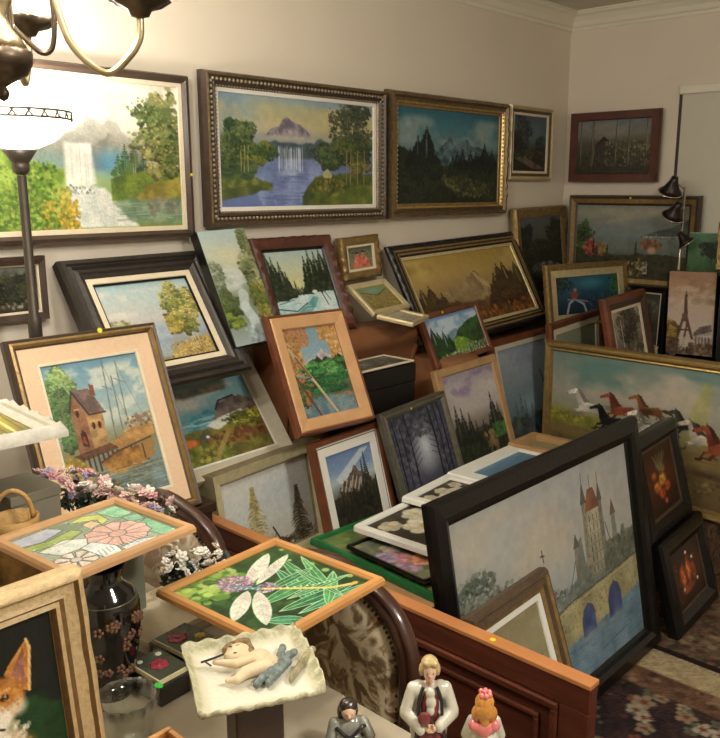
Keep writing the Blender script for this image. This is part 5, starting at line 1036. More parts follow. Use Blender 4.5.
darkwood = M('dark_sideboard_wood', (58, 38, 28), .4, 0, .3, 6, .1, 40, (1, 1, 6))
sb = thing('sideboard', 'dark wooden sideboard behind the leaning pictures in the room corner', 'sideboard', (3.49, 2.24, 0))
bm = bmesh.new(); box(bm, -.5, .53, -.09, .10, .06, .90, 0, .004); link('body', bm, darkwood, sb)
bm = bmesh.new(); box(bm, -.51, .54, -.11, .105, .901, .93, 0, .005); link('top', bm, darkwood, sb)
for x in (-.25, .26):
    bm = bmesh.new(); box(bm, x-.23, x+.23, -.106, -.091, .1, .86, 0, .004); d = link('door', bm, darkwood, sb)
    bm = bmesh.new(); ball(bm, (x+.19, -.116, .5), .012); link('knob', bm, mm(dullgold), d)
for x in (-.46, .49):
    for y in (-.06, .07):
        bm = bmesh.new(); box(bm, x-.025, x+.025, y-.025, y+.025, 0, .059); link('leg', bm, darkwood, sb)
cr = thing('black_crate', 'tall black crate between the sage green painting and the sideboard', 'crate', (3.79, 2.055, 0))
bm = bmesh.new(); box(bm, -.17, .17, -.06, .06, 0, .90, 0, .004); link('body', bm, mm(ebony), cr)
bm = bmesh.new(); box(bm, -.172, .172, -.062, .062, .901, .93, 0, .003); link('lid', bm, mm(ebony), cr)
# rug-draped bench under the horses painting
dr = thing('draped_bench', 'low bench under a dark patterned cloth, carrying the horses painting', 'bench', (3.16, 1.12, 0))
bm = bmesh.new(); box(bm, .03, .55, .15, .76, .012, .27, 0, .006); link('bench_body', bm, darkwood, dr)
a = Art(1.0, 140, 63); art_rug_brown(a)
def cloth_sheet(name, art, x1, y1, z, drop, parent, mat):
    W, H = art.W, art.H
    xs = np.linspace(-drop, x1+drop, W); ys = np.linspace(-drop, y1+drop, H)
    X, Y = np.meshgrid(xs, ys)
    ox = np.maximum(0, np.maximum(-X, X-x1)); oy = np.maximum(0, np.maximum(-Y, Y-y1)); ov = np.maximum(ox, oy)
    cx = np.clip(X, 0, x1); cy = np.clip(Y, 0, y1)
    fx = np.where(X < 0, -1, np.where(X > x1, 1, 0))*.006*(ov > 0)+np.where(X < 0, -1, np.where(X > x1, 1, 0))*np.minimum(ov, .03)*.1
    fy = np.where(Y < 0, -1, np.where(Y > y1, 1, 0))*.006*(ov > 0)
    wav = .004*np.sin(X*40+Y*33)*(ov > .03)
    Z = z-ov
    co = np.stack([(cx+fx+wav).ravel(), (cy+fy+wav).ravel(), Z.ravel()], 1)
    idx = np.arange(W*H).reshape(H, W)
    f = np.stack([idx[:-1, :-1].ravel(), idx[:-1, 1:].ravel(), idx[1:, 1:].ravel(), idx[1:, :-1].ravel()], 1)
    me = bpy.data.meshes.new(name); me.from_pydata(co.tolist(), [], f.tolist())
    at = me.color_attributes.new('art', 'FLOAT_COLOR', 'POINT'); col = np.ones((W*H, 4)); col[:, :3] = s2l(art.img.reshape(-1, 3)); at.data.foreach_set('color', col.ravel())
    me.materials.append(mat); o = bpy.data.objects.new(name, me); C.objects.link(o); o.parent = parent
    m = o.modifiers.new('s', 'SOLIDIFY'); m.thickness = .004; m.offset = 0
    return o
dc = cloth_sheet('cloth', a, .585, .79, .285, .24, dr, rug_mat())
# tall narrow shelf against the end wall
sh = thing('shelf_unit', 'dark low shelf against the end wall, carrying the iron tower canvas', 'shelf', (3.92, 1.47, 0))
bm = bmesh.new(); box(bm, -.11, .1, -.4, .42, 0.02, .76, 0, .003); link('body', bm, darkwood, sh)
bm = bmesh.new(); box(bm, -.15, .1, -.41, .43, .761, .80, 0, .004); link('top', bm, darkwood, sh)
cb = thing('black_box', 'black storage box on the shelf behind the iron tower canvas', 'box', (3.975, 1.53, .802))
bm = bmesh.new(); box(bm, -.04, .055, -.17, .17, 0, .35, 0, .003); link('body', bm, mm(ebony), cb)
bm = bmesh.new(); box(bm, -.043, .058, -.173, .173, .351, .395, 0, .003); link('lid', bm, mm(ebony), cb)
cw = thing('cream_box', 'low cream box on the shelf below the small grey picture', 'box', (3.845, 1.78, .802))
bm = bmesh.new(); box(bm, -.02, .018, -.09, .09, 0, .03, 0, .003); link('body', bm, mm(greycream), cw)
bm = bmesh.new(); box(bm, -.021, .019, -.091, .091, .0305, .04, 0, .002); link('lid', bm, mm(greycream), cw)

# wooden panel in the middle
pw = M('panel_red_wood_shaded', (96, 50, 34), .35, 0, .35, 5, .12, 50, (1, 1, 7)); pc = M('panel_lit_edge', (192, 128, 78), .4, 0, .15, 6, .1, 50)  # wood tones with the front's shade and the rim's light coloured in
pn = thing('panelled_board', 'long low reddish wooden board with raised moulding and top edge in a lit orange', 'wooden panel', (1.427, .712, 0))
L = 1.33
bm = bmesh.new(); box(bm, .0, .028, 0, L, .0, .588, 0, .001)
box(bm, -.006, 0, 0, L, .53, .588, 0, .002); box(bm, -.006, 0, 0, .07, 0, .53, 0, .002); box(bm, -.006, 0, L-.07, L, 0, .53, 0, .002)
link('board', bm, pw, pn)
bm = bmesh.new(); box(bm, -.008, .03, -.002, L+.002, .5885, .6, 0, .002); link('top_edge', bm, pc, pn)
bm = bmesh.new()
for (y0, y1) in ((.072, L/2-.03), (L/2+.03, L-.072)):
    for inset, d, wd in ((0, .014, .016), (.045, .010, .012)):
        a0, a1, b0, b1 = y0+inset, y1-inset, .05+inset, .527-inset
        for (p, q, r, s) in ((a0, a1, b1-wd, b1), (a0, a1, b0, b0+wd), (a0, a0+wd, b0+wd, b1-wd), (a1-wd, a1, b0+wd, b1-wd)):
            box(bm, -d, .0, p, q, r, s, 0, .003)
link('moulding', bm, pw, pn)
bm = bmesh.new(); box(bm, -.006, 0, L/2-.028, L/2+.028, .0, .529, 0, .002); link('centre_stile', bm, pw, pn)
bm = bmesh.new(); lathe(bm, [(.007, 0), (.007, .0012)], 14); s_ = link('price_sticker', bm, M('sticker_yellow', (225, 215, 40), .6), pn); s_.location = (.006, .25, .6005)

# low chest and table behind it
ch = thing('blanket_chest', 'low pine chest behind the wooden panel, flat pictures stacked on it', 'chest', (1.475, 1.25, 0))
bm = bmesh.new(); box(bm, 0, .46, 0, .80, 0, .30, 0, .004); link('body', bm, M('pine_chest', (180, 128, 80), .5, 0, .2, 6, .1, 40), ch)
bm = bmesh.new(); box(bm, -.01, .47, -.01, .81, .301, .345, 0, .004); link('lid', bm, M('pine_chest', None), ch)
lt = thing('low_table', 'low dark table behind the tower bridge painting, carrying white frames', 'table', (1.96, 1.27, 0))
bm = bmesh.new(); box(bm, 0, .96, 0, .67, .315, .35, 0, .004); link('tabletop', bm, darkwood, lt)
for x in (.03, .93):
    for y in (.03, .64):
        bm = bmesh.new(); box(bm, x-.02, x+.02, y-.02, y+.02, 0, .3145); link('leg', bm, darkwood, lt)
card = M('cardboard', (178, 138, 96), .85, 0, .1, 10, .15, 120)
def carton(label, x, y, z, w, d, h, rz=0, nm='cardboard_box'):
    t = thing(nm, label, 'box', (x, y, z), (0, 0, rz))
    bm = bmesh.new(); box(bm, -w/2, w/2, -d/2, d/2, 0, h, 0, .003); link('body', bm, card, t)
    for s in (-1, 1):
        bm = bmesh.new(); box(bm, min(s*.001, s*(w/2-.001)), max(s*.001, s*(w/2-.001)), -d/2, d/2, h+.0005, h+.003); link('flap', bm, card, t)
    return t
carton('flat cardboard box on the pine chest, under the green frame', 1.715, 1.50, .3465, .42, .42, .135)
carton('flat cardboard box on the low table, under the white frames', 2.33, 1.455, .3515, .56, .24, .19)

carton('cardboard box at the right end of the low table', 2.83, 1.57, .3515, .16, .36, .19)
picture([2.80, 1.37, .588, .2, .40, 2, 90, 0], 'plain picture in a broad tan wooden frame lying flat beyond the white frames', art_tan_plain, [(0, .0, 0), (.003, .02, 0), (.03, .02, 0), (.034, .0, 0)], [mm(tanwood)], n=50, seed=58, back=.02)

# ------------------------------------------------------------------ tables at the front
stone = M('stone_top', (150, 138, 118), .4, 0, .25, 7, .1, 40, col2=(172, 160, 140))
tb = thing('display_table', 'stone-topped table covered with ornaments in the foreground', 'table', (.08, .32, 0))
bm = bmesh.new(); box(bm, 0, .82, 0, 1.36, .722, .75, 0, .004); link('tabletop', bm, stone, tb)
bm = bmesh.new(); box(bm, .05, .77, .05, 1.31, .66, .7215, 0, .003); link('apron', bm, darkwood, tb)
for x in (.08, .74):
    for y in (.08, 1.28):
        bm = bmesh.new(); lathe(bm, [(.02, 0), (.016, .1), (.028, .3), (.02, .45), (.03, .6), (.03, .659)], 16, x, y); link('leg', bm, darkwood, tb)
ct = thing('console_table', 'narrow console table under the harbour painting', 'table', (.3, 1.80, 0))
bm = bmesh.new(); box(bm, 0, 1.0, 0, .25, .72, .75, 0, .004); link('tabletop', bm, darkwood, ct)
for x in (.03, .97):
    for y in (.03, .22):
        bm = bmesh.new(); box(bm, x-.02, x+.02, y-.02, y+.02, 0, .7195); link('leg', bm, darkwood, ct)

# ------------------------------------------------------------------ carved chairs
chairwood = M('carved_dark_wood', (70, 42, 32), .3, 0, .35, 14, .3, 60, coat=.4)
def tapestry(name, c1, c2, c3):
    m, nt, b = nodes_mat(name)
    tc = nt.nodes.new('ShaderNodeTexCoord'); n = nt.nodes.new('ShaderNodeTexNoise'); n.inputs['Scale'].default_value = 16; n.inputs['Detail'].default_value = 5; n.inputs['Distortion'].default_value = 2.2
    v = nt.nodes.new('ShaderNodeTexVoronoi'); v.inputs['Scale'].default_value = 38
    r = nt.nodes.new('ShaderNodeValToRGB'); r.color_ramp.elements[0].position = .42; r.color_ramp.elements[0].color = lin(c2); r.color_ramp.elements[1].position = .56; r.color_ramp.elements[1].color = lin(c1)
    e = r.color_ramp.elements.new(.49); e.color = lin(c3)
    nt.links.new(tc.outputs['Object'], n.inputs['Vector']); nt.links.new(tc.outputs['Object'], v.inputs['Vector'])
    mx = nt.nodes.new('ShaderNodeMix'); mx.data_type = 'RGBA'; mx.blend_type = 'MULTIPLY'; mx.inputs[0].default_value = .45
    nt.links.new(n.outputs['Fac'], r.inputs[0]); nt.links.new(r.outputs[0], mx.inputs[6]); nt.links.new(v.outputs['Distance'], mx.inputs[7])
    add = nt.nodes.new('ShaderNodeMix'); add.data_type = 'RGBA'; add.inputs[0].default_value = .5
    nt.links.new(r.outputs[0], add.inputs[7]); nt.links.new(mx.outputs[2], add.inputs[6]); add.inputs[0].default_value = .75
    nt.links.new(add.outputs[2], b.inputs['Base Color']); b.inputs['Roughness'].default_value = .85
    MATS[name] = m; return m
tap = tapestry('tapestry_fabric', (230, 216, 184), (124, 102, 74), (186, 160, 124)); tapc = tapestry('pale_floral_fabric', (205, 190, 165), (168, 140, 115), (186, 168, 140))
def arch(w, h, n=40):            # cartouche outline of the back, in (y, z)
    pts = []
    for k in range(n):
        t = 2*PI*k/n; c, s = math.cos(t), math.sin(t)
        y = w*abs(c)**.62*(1 if c > 0 else -1); z = h*abs(s)**.68*(1 if s > 0 else -1)
        if s > 0: z += .02*math.exp(-(y/.06)**2)
        pts.append((y, z))
    return pts
def make_chair(label, loc, rz, fabric):
    t = thing('carved_armless_chair', label, 'chair', loc, (0, 0, rz), 'carved upholstered chairs')
    cz = .668; hw, hh = .200, .185
    A_ = arch(hw, hh)
    bm = bmesh.new(); n = len(A_); prof = [(-.022, -.012), (-.014, -.024), (.0, -.03), (.008, -.018), (.016, -.026), (.024, -.01), (.022, .012), (-.018, .012)]
    rings = []
    for i, (y, z) in enumerate(A_):
        nx, nz = A_[(i+1) % n]; px_, pz_ = A_[i-1]; ty, tz = nx-px_, nz-pz_; l = math.hypot(ty, tz); ny, nzz = tz/l, -ty/l
        bump = .003*math.sin(i*2.4)
        rings.append([bm.verts.new((d-(bump if d < -.02 else 0), y+ny*(o+.0), cz+z+nzz*(o))) for o, d in prof])
    for i in range(n):
        a, b = rings[i], rings[(i+1) % n]
        for j in range(len(prof)): bm.faces.new((a[j], a[(j+1) % len(prof)], b[(j+1) % len(prof)], b[j]))
    o = link('back_frame', bm, chairwood, t, True); s = o.modifiers.new('s', 'SUBSURF'); s.levels = s.render_levels = 1
    bm = bmesh.new()                                             # carved crest
    for k in range(-3, 4): ball(bm, (-.02, k*.018, cz+hh+.022-.003*abs(k)), (.012, .012, .011-.001*abs(k)), 0, 10, 8)
    link('crest', bm, chairwood, o, True)
    bm = bmesh.new(); R = 9
    c0 = bm.verts.new((-.045, 0, cz)); prev = None
    for r in range(1, R+1):
        f = r/R; ring = [bm.verts.new((-.012-.033*math.sqrt(max(0, 1-f**2.5)), y*f*.93, cz+z*f*.93)) for y, z in A_]
        for i in range(n):
            if prev is None: bm.faces.new((c0, ring[i], ring[(i+1) % n]))
            else: bm.faces.new((prev[i], ring[i], ring[(i+1) % n], prev[(i+1) % n]))
        prev = ring
    back = [bm.verts.new((.006, v.co.y, v.co.z)) for v in prev]
    for i in range(n): bm.faces.new((prev[i], back[i], back[(i+1) % n], prev[(i+1) % n]))
    bm.faces.new(back)
    link('back_upholstery', bm, fabric, t, True)
    bm = bmesh.new()
    AA = arch(hw*.9, hh*.9, 84)
    for (y, z) in AA: ball(bm, (-.022, y, cz+z), .0035, 0, 6, 4)
    link('nailhead_trim', bm, M('brass_nails', (96, 74, 52), .35, .5), t, True)
    bm = bmesh.new()
    for s in (-1, 1): tube(bm, [(.0, s*.11, cz-hh+.01), (.0, s*.14, .47), (-.03, s*.17, .40)], [.014, .016, .02], 10)
    link('back_post', bm, chairwood, t, True)
    bm = bmesh.new(); box(bm, -.44, -.01, -.215, .215, .37, .425, 0, .012); smooth_by_angle(link('seat_rail', bm, chairwood, t), 40)
    bm = bmesh.new(); box(bm, -.43, -.03, -.205, .205, .426, .475, 0, .02); smooth_by_angle(link('seat', bm, fabric, t), 40)
    for x in (-.41, -.04):
        for s in (-1, 1):
            bm = bmesh.new(); tube(bm, smoothpath([(x, s*.19, .372), (x-.012, s*.2, .28), (x+.004, s*.192, .14), (x, s*.19, .04), (x-.012, s*.2, .0)]), [.026]*6+[.022]*6+[.014]*6+[.012]*6+[.018], 10)
            link('leg', bm, chairwood, t, True)
    return t
make_chair('carved dark chair with pale back, just right of the pink flowers', (1.05, 1.645, 0), .06, tapc)
make_chair('carved dark chair with brown tapestry back, under the dragonfly picture', (1.075, 1.095, 0), -.02, tap)
# ------------------------------------------------------------------ ornaments on the front table
def blob(name, balls, mat, parent, vox=.0022, sm=4):
    bm = bmesh.new()
    for b in balls:
        c, r = b[0], b[1]; rot = Euler(b[2]) if len(b) > 2 else None
        ball(bm, c, r, 0, 14, 10, rot)
    o = link(name, bm, mat, parent, True)
    m = o.modifiers.new('r', 'REMESH'); m.mode = 'VOXEL'; m.voxel_size = vox; m.use_smooth_shade = True
    s = o.modifiers.new('s', 'SMOOTH'); s.iterations = sm; s.factor = .5
    return o
def limb(p, q, r0, r1, n=6):
    p, q = Vector(p), Vector(q)
    return [((p.lerp(q, k/(n-1))), r0+(r1-r0)*k/(n-1)) for k in range(n)]
porc = M('porcelain_white', (204, 200, 184), .15, 0, .14, 30, coat=.5); porcg = M('porcelain_grey', (150, 150, 140), .15, 0, .35, 40, coat=.5)
skinp = M('porcelain_skin', (214, 178, 150), .2, coat=.4); blond = M('glaze_blond', (196, 172, 120), .25, 0, .3, 90, .3, 200, coat=.3); orange = M('glaze_orange_hair', (205, 140, 62), .25, 0, .3, 90, .3, 200, coat=.3)
maroon = M('glaze_maroon', (110, 44, 48), .2, coat=.4); blackg = M('glaze_black', (26, 28, 34), .15, coat=.5); brownh = M('glaze_dark_hair', (58, 46, 40), .2, 0, .3, 90, .3, 200, coat=.4); pinkg = M('glaze_pink', (214, 120, 118), .25, coat=.4); goldg = M('glaze_gold', (180, 130, 60), .25, .6)
# gentleman with a fair wig; local -y is his front
f = thing('porcelain_figurine', 'porcelain gentleman with fair hair, white coat and maroon waistcoat', 'figurine', (.85, .678, .7505), (0, 0, math.radians(-46))); f.scale = (.8, .85, 1.02)
bm = bmesh.new(); lathe(bm, [(.036, 0), (.038, .004), (.034, .012), (.028, .014)], 28); link('base', bm, porc, f, True)
blob('coat', [((0, .004, .11), (.03, .022, .035)), ((0, .006, .07), (.036, .028, .04)), ((0, .006, .035), (.04, .03, .03)), ((-.02, .0, .132), (.016, .016, .014)), ((.02, .0, .132), (.016, .016, .014))]
     + limb((-.03, .0, .132), (-.042, -.006, .1), .0125, .013)+limb((-.042, -.006, .1), (-.018, -.03, .086), .013, .010)+limb((.03, .0, .132), (.042, -.006, .1), .0125, .013)+limb((.042, -.006, .1), (.016, -.03, .09), .013, .010), porc, f)
blob('waistcoat', [((0, -.014, .112), (.018, .013, .026)), ((-.006, -.02, .062), (.02, .014, .03)), ((.01, -.018, .05), (.018, .014, .03))], maroon, f)
blob('jabot', [((0, -.02, .136), (.009, .008, .009)), ((.001, -.024, .124), (.01, .007, .01)), ((0, -.026, .112), (.008, .006, .008))], porc, f, .0016)
hd = blob('head', [((0, -.004, .163), (.0125, .0135, .016)), ((0, -.016, .16), (.0025, .004, .0035)), ((0, -.009, .153), (.008, .008, .006)), ((-.0125, -.002, .161), (.002, .003, .004)), ((.0125, -.002, .161), (.002, .003, .004))]+limb((0, .0, .138), (0, -.002, .152), .0075, .007, 4), skinp, f, .0014, 2)
bm = bmesh.new()
for s in (-1, 1): ball(bm, (s*.005, -.0155, .1645), .0012)
link('eyes', bm, blackg, hd, True)
bm = bmesh.new(); ball(bm, (0, -.0165, .1545), (.0035, .0012, .0009)); link('mouth', bm, pinkg, hd, True)
blob('hair', [((0, .002, .172), (.0165, .0165, .012)), ((-.014, .0, .164), (.006, .009, .01)), ((.014, .0, .164), (.006, .009, .01)), ((0, .012, .162), (.012, .008, .014)), ((-.006, -.011, .178), (.008, .006, .005)), ((.007, -.011, .177), (.008, .006, .005)), ((0, .016, .15), (.006, .005, .008))], blond, f, .0015, 2)
for s in (-1, 1):
    bm = bmesh.new(); tube(bm, smoothpath([(s*.012, -.012, .142), (s*.02, -.018, .125), (s*.022, -.022, .1), (s*.026, -.026, .07), (s*.03, -.026, .035)]), .0032, 8); link('coat_trim', bm, blackg, f, True)
    blob('hand', [((s*.006, -.033, .088), (.006, .005, .005))]+[((s*(.002-.003*0)+(-s)*.004, -.036+.0008*k, .084+.0032*k), (.0055, .0018, .0016)) for k in range(4)]+[((s*.004, -.037, .094), (.0018, .002, .004))], skinp, f, .0011, 1)
bm = bmesh.new(); ball(bm, (-.012, -.036, .105), (.012, .006, .011), 0, 12, 8); link('hat_in_hand', bm, maroon, f, True)
# girl with orange hair
f = thing('porcelain_figurine', 'porcelain girl with orange hair and pink flowers on her head', 'figurine', (.885, .605, .7505), (0, 0, math.radians(130))); f.scale = (.86, .86, 1.06)
bm = bmesh.new(); lathe(bm, [(.03, 0), (.032, .004), (.028, .01)], 28); link('base', bm, porc, f, True)
blob('dress', [((0, 0, .03), (.034, .032, .03)), ((0, 0, .06), (.024, .022, .03)), ((0, 0, .088), (.02, .014, .018))]+limb((-.02, 0, .094), (-.03, -.006, .07), .009, .008)+limb((-.03, -.006, .07), (-.01, -.024, .064), .008, .006)+limb((.02, 0, .094), (.03, -.006, .07), .009, .008)+limb((.03, -.006, .07), (.01, -.024, .064), .008, .006), porc, f)
hd = blob('head', [((0, -.003, .12), (.0125, .0125, .0145)), ((0, -.0155, .118), (.002, .003, .003))]+limb((0, 0, .1), (0, 0, .11), .006, .006, 3), skinp, f, .0014, 2)
bm = bmesh.new()
for s in (-1, 1): ball(bm, (s*.0045, -.0145, .1215), .0011)
link('eyes', bm, blackg, hd, True)
blob('hair', [((0, .003, .124), (.0165, .0155, .0135)), ((0, .012, .114), (.018, .01, .012)), ((-.013, .006, .108), (.009, .01, .012)), ((.013, .006, .108), (.009, .01, .012)), ((0, .014, .1), (.008, .006, .012))], orange, f, .0015, 2)
bm = bmesh.new()
for k in range(7): ball(bm, (.009*math.cos(k*.9)*(k > 0), .003+.009*math.sin(k*.9)*(k > 0), .1385-.002*(k > 0)), .0045)
link('flower_wreath', bm, pinkg, f, True)
blob('shawl', [((-.016, .008, .092), (.011, .01, .009)), ((.016, .008, .092), (.011, .01, .009)), ((0, .014, .088), (.014, .007, .012))], pinkg, f, .0018)
# crouching dark-haired figure
f = thing('porcelain_figurine', 'small dark-haired porcelain figure in grey with gold, left of the gentleman', 'figurine', (.795, .79, .7505), (0, 0, math.radians(-40)))
blob('body', [((0, 0, .02), (.034, .026, .02)), ((0, .004, .045), (.024, .018, .022)), ((.012, -.01, .024), (.018, .02, .014))]+limb((-.022, .0, .056), (-.03, -.014, .034), .009, .008)+limb((.022, .0, .056), (.032, -.014, .04), .009, .008), porcg, f)
hd = blob('head', [((0, -.004, .076), (.0115, .0115, .013)), ((0, -.0155, .074), (.002, .003, .003))]+limb((0, 0, .058), (0, 0, .068), .006, .006, 3), skinp, f, .0014, 2)
bm = bmesh.new()
for s in (-1, 1): ball(bm, (s*.004, -.0145, .077), .001)
link('eyes', bm, blackg, hd, True)
blob('hair', [((0, .002, .082), (.0145, .0145, .0125)), ((-.01, .006, .07), (.007, .009, .014)), ((.008, .01, .068), (.008, .007, .014)), ((-.013, .004, .056), (.004, .005, .01))], brownh, f, .0015, 2)
bm = bmesh.new()
for k in range(6): ball(bm, (.03*math.cos(k*1.05), .022*math.sin(k*1.05), .03+.003*(k % 2)), .0055)
link('gold_ornament', bm, goldg, f, True)
bm = bmesh.new(); tube(bm, smoothpath([(-.02, -.012, .056), (0, -.022, .044), (.022, -.012, .056), (.03, .004, .03)]), .003, 8); link('sash', bm, blackg, f, True)

# relief plaque with a sleeping cherub on a wooden stand
q = Q['PLAQ']; R = pose_mat([q[0], q[1], q[2]-.004, q[3], q[4], q[5], 88, 2])
pl = thing('relief_plaque', 'cream square plaque with wavy edge and sleeping cherub relief', 'plaque'); pl.matrix_world = R
N = 72; a = Art(1., N, 71); a.grad([(0, (200, 194, 170)), (1, (196, 188, 164))])
rr = np.maximum(np.abs(a.U-.5), np.abs(a.V-.5))*2
a.put(np.clip((rr-.80)/.08, 0, 1), (166, 162, 132), .1, (192, 188, 160), 20); a.put(np.clip((.78-rr)/.1, 0, 1), (210, 206, 190), .03)
for k in range(16): a.dab(.06, k/16+.03, .018, (165, 160, 118), .4); a.dab(k/16+.03, .06, .018, (165, 160, 118), .4)
xs = np.linspace(-.5, .5, N)
co = []; W_, H_ = q[3]*1.09, q[4]*1.09
for j in range(N):
    for i in range(N):
        u, v = xs[i], .5-j/(N-1)
        m = max(abs(u), abs(v))*2; edge = np.clip((m-.78)/.22, 0, 1)
        wob = 1-.05*edge*(1+math.sin(13*(u-v)+9*(u+v)*(1 if abs(u) > abs(v) else -1)))*.7-.05*edge*max(0, (abs(u)+abs(v)-.85)*4)
        d = .014*edge**1.3+.0025*edge*math.sin(40*u)*math.sin(40*v)
        co.append((u*W_*wob, -d, (v+.5-.5)*H_*wob+H_/2))
n0 = len(co); co += [(x, y+.006, z) for x, y, z in co]
idx = np.arange(N*N).reshape(N, N)
fcs = np.stack([idx[:-1, :-1].ravel(), idx[1:, :-1].ravel(), idx[1:, 1:].ravel(), idx[:-1, 1:].ravel()], 1)
fb = fcs[:, ::-1]+n0; fcs = fcs.tolist()+fb.tolist()
border = list(idx[0, :])+list(idx[1:, -1])+list(idx[-1, -2::-1])+list(idx[-2:0:-1, 0])
for k in range(len(border)):
    p, s = int(border[k]), int(border[(k+1) % len(border)]); fcs.append([p, s, s+n0, p+n0])
me = bpy.data.meshes.new('dish'); me.from_pydata(co, [], fcs); at = me.color_attributes.new('art', 'FLOAT_COLOR', 'POINT')
colr = np.ones((2*n0, 4)); cc = s2l(a.img.reshape(-1, 3)); colr[:n0, :3] = cc; colr[n0:, :3] = cc; at.data.foreach_set('color', colr.ravel()); me.materials.append(art_mat())
for p in me.polygons: p.use_smooth = True
o = bpy.data.objects.new('dish', me); C.objects.link(o); o.parent = pl
# relief: local x to the right, z up the plaque, -y out
k_ = 1.32
P = lambda x, z, d=.0: ((x+.004)*k_, -.004-d*k_, z*k_+H_/2+.004)
S3 = lambda r: tuple(t*k_ for t in r)
def rel(name, lst, mat, vx=.0017): blob(name, [(b[0], S3(b[1]) if isinstance(b[1], tuple) else b[1]*k_)+tuple(b[2:]) for b in lst], mat, pl, vx, 3)
def lm(p, q, r0, r1, n=6): return [(Vector(p).lerp(Vector(q), t/(n-1)), r0+(r1-r0)*t/(n-1)) for t in range(n)]
flesh = M('relief_flesh', (214, 192, 158), .5, 0, .08, 40)
rel('cherub', [(P(-.012, .028, .004), (.0145, .010, .0140)), (P(-.026, .024, .006), (.003, .004, .003)), (P(-.021, .019, .006), (.0065, .006, .005)), (P(-.008, .026, .010), (.0028, .003, .004)),
      (P(.008, .012, .003), (.0135, .010, .0125)), (P(.016, .001, .003), (.0115, .009, .0115))]
     + lm(P(-.002, .008, .008), P(-.020, .002, .009), .0062, .0052)+lm(P(-.020, .002, .009), P(-.036, .010, .009), .0052, .0038)+[(P(-.039, .012, .009), (.0045, .0035, .004))]
     + lm(P(.012, -.006, .005), P(-.012, -.012, .006), .0085, .0070)+lm(P(-.012, -.012, .006), P(-.024, -.022, .006), .0070, .0048)+lm(P(-.024, -.022, .006), P(-.033, -.020, .006), .0045, .003, 3), flesh)
rel('hair', [(P(-.012+.0135*math.cos(t), .030+.0135*math.sin(t), .005), (.0048, .0055, .0048)) for t in np.linspace(-.5, 2.7, 9)]+[(P(-.006+.006*math.cos(t), .038+.003*math.sin(t), .010), (.0042, .004, .004)) for t in np.linspace(0, 3, 4)], M('relief_hair', (140, 114, 76), .6, 0, .4, 120), .0014)
bm = bmesh.new()
for (x_, z_, a_, b_) in ((-.0205, .029, .0022, .0008), (-.0125, .0285, .0022, .0008), (-.0175, .0185, .0022, .0007)): ball(bm, P(x_, z_, .0135 if z_ > .02 else .0115), (a_*k_, .0012, b_*k_), 0, 8, 5)
link('face_lines', bm, M('relief_brown_line', (96, 64, 48), .5), pl)
dm = M('relief_blue_grey', (122, 134, 130), .5, 0, .5, 60)
rel('drapery', [(P(-.004+.0062*k, -.031+.0052*k+.0015*(k % 2), .003), (.0062, .0045+.001*(k % 2), .0046), (0, -.7, 0)) for k in range(9)]+[(P(.008+.0055*k, -.033+.0055*k, .003), (.0052, .0042, .004), (0, -.6, 0)) for k in range(6)]+[(P(.028+.003*k, .006+.006*k, .003), (.0042, .004, .0055)) for k in range(4)], dm, .0014)
rel('leaf_scrolls', [(P(.034+.0046*k, -.030+.0058*k, .002), (.0098-.0006*k, .005, .0034), (0, -1.+.16*k, 0)) for k in range(8)], M('relief_olive', (156, 146, 112), .5, 0, .4, 60), .0014)
bm = bmesh.new(); tube(bm, [P(-.054, .018, .008), P(-.042, .012, .014), P(-.030, .016, .014)], .0016, 8); tube(bm, [P(-.05, .018, .008), P(-.045, .008, .008)], .0012, 6); link('arrow', bm, blackg, pl)
st = thing('wooden_stand', 'dark brown wooden block stand under the cherub plaque', 'stand', (.652, .835, .7505), (0, 0, math.radians(-25)))
bm = bmesh.new(); box(bm, -.045, .045, -.04, .05, 0, .01, 0, .003); link('foot', bm, darkwood, st)
bm = bmesh.new(); box(bm, -.034, .034, -.034, .034, .0105, .166, 0, .003); link('block', bm, darkwood, st)

# black vase with blossoms
lac = M('black_lacquer', (12, 11, 12), .08, coat=.8); blos = M('lacquer_blossom', (122, 86, 62), .35, 0, .35, 120); 
v = thing('black_vase', 'glossy black vase painted with brown blossoms, under the iris glass painting', 'vase', (.636, 1.205, .7505))
pf = [(.0, 0), (.036, .0), (.038, .006), (.034, .012), (.04, .04), (.05, .085), (.056, .13), (.055, .165), (.044, .19), (.03, .202), (.027, .212), (.034, .232), (.030, .2325), (.022, .21)]
bm = bmesh.new(); lathe(bm, pf, 48); smooth_by_angle(link('body', bm, lac, v), 50)
bm = bmesh.new()
def vr(z): return float(np.interp(z, [p[1] for p in pf[2:11]], [p[0] for p in pf[2:11]]))
rg = random.Random(5)
for k in range(20):
    th = math.radians(-140+rg.random()*95); z = .035+.12*rg.random()+.0*k; th += (z-.09)*2
    for j in range(5):
        an = th+.11*math.cos(j*1.257); zz = z+.0055*math.sin(j*1.257); r = vr(zz)
        ball(bm, (r*math.cos(an), r*math.sin(an), zz), (.0036, .0036, .0036), 0, 6, 5)
link('painted_blossoms', bm, blos, v)
bm = bmesh.new()
for s in (0,):
    pts = [((vr(.178)+.0006)*math.cos(t), (vr(.178)+.0006)*math.sin(t), .178) for t in np.linspace(0, 2*PI, 40)]
    tube(bm, pts, .0012, 6)
link('shoulder_line', bm, mm(silver), v)
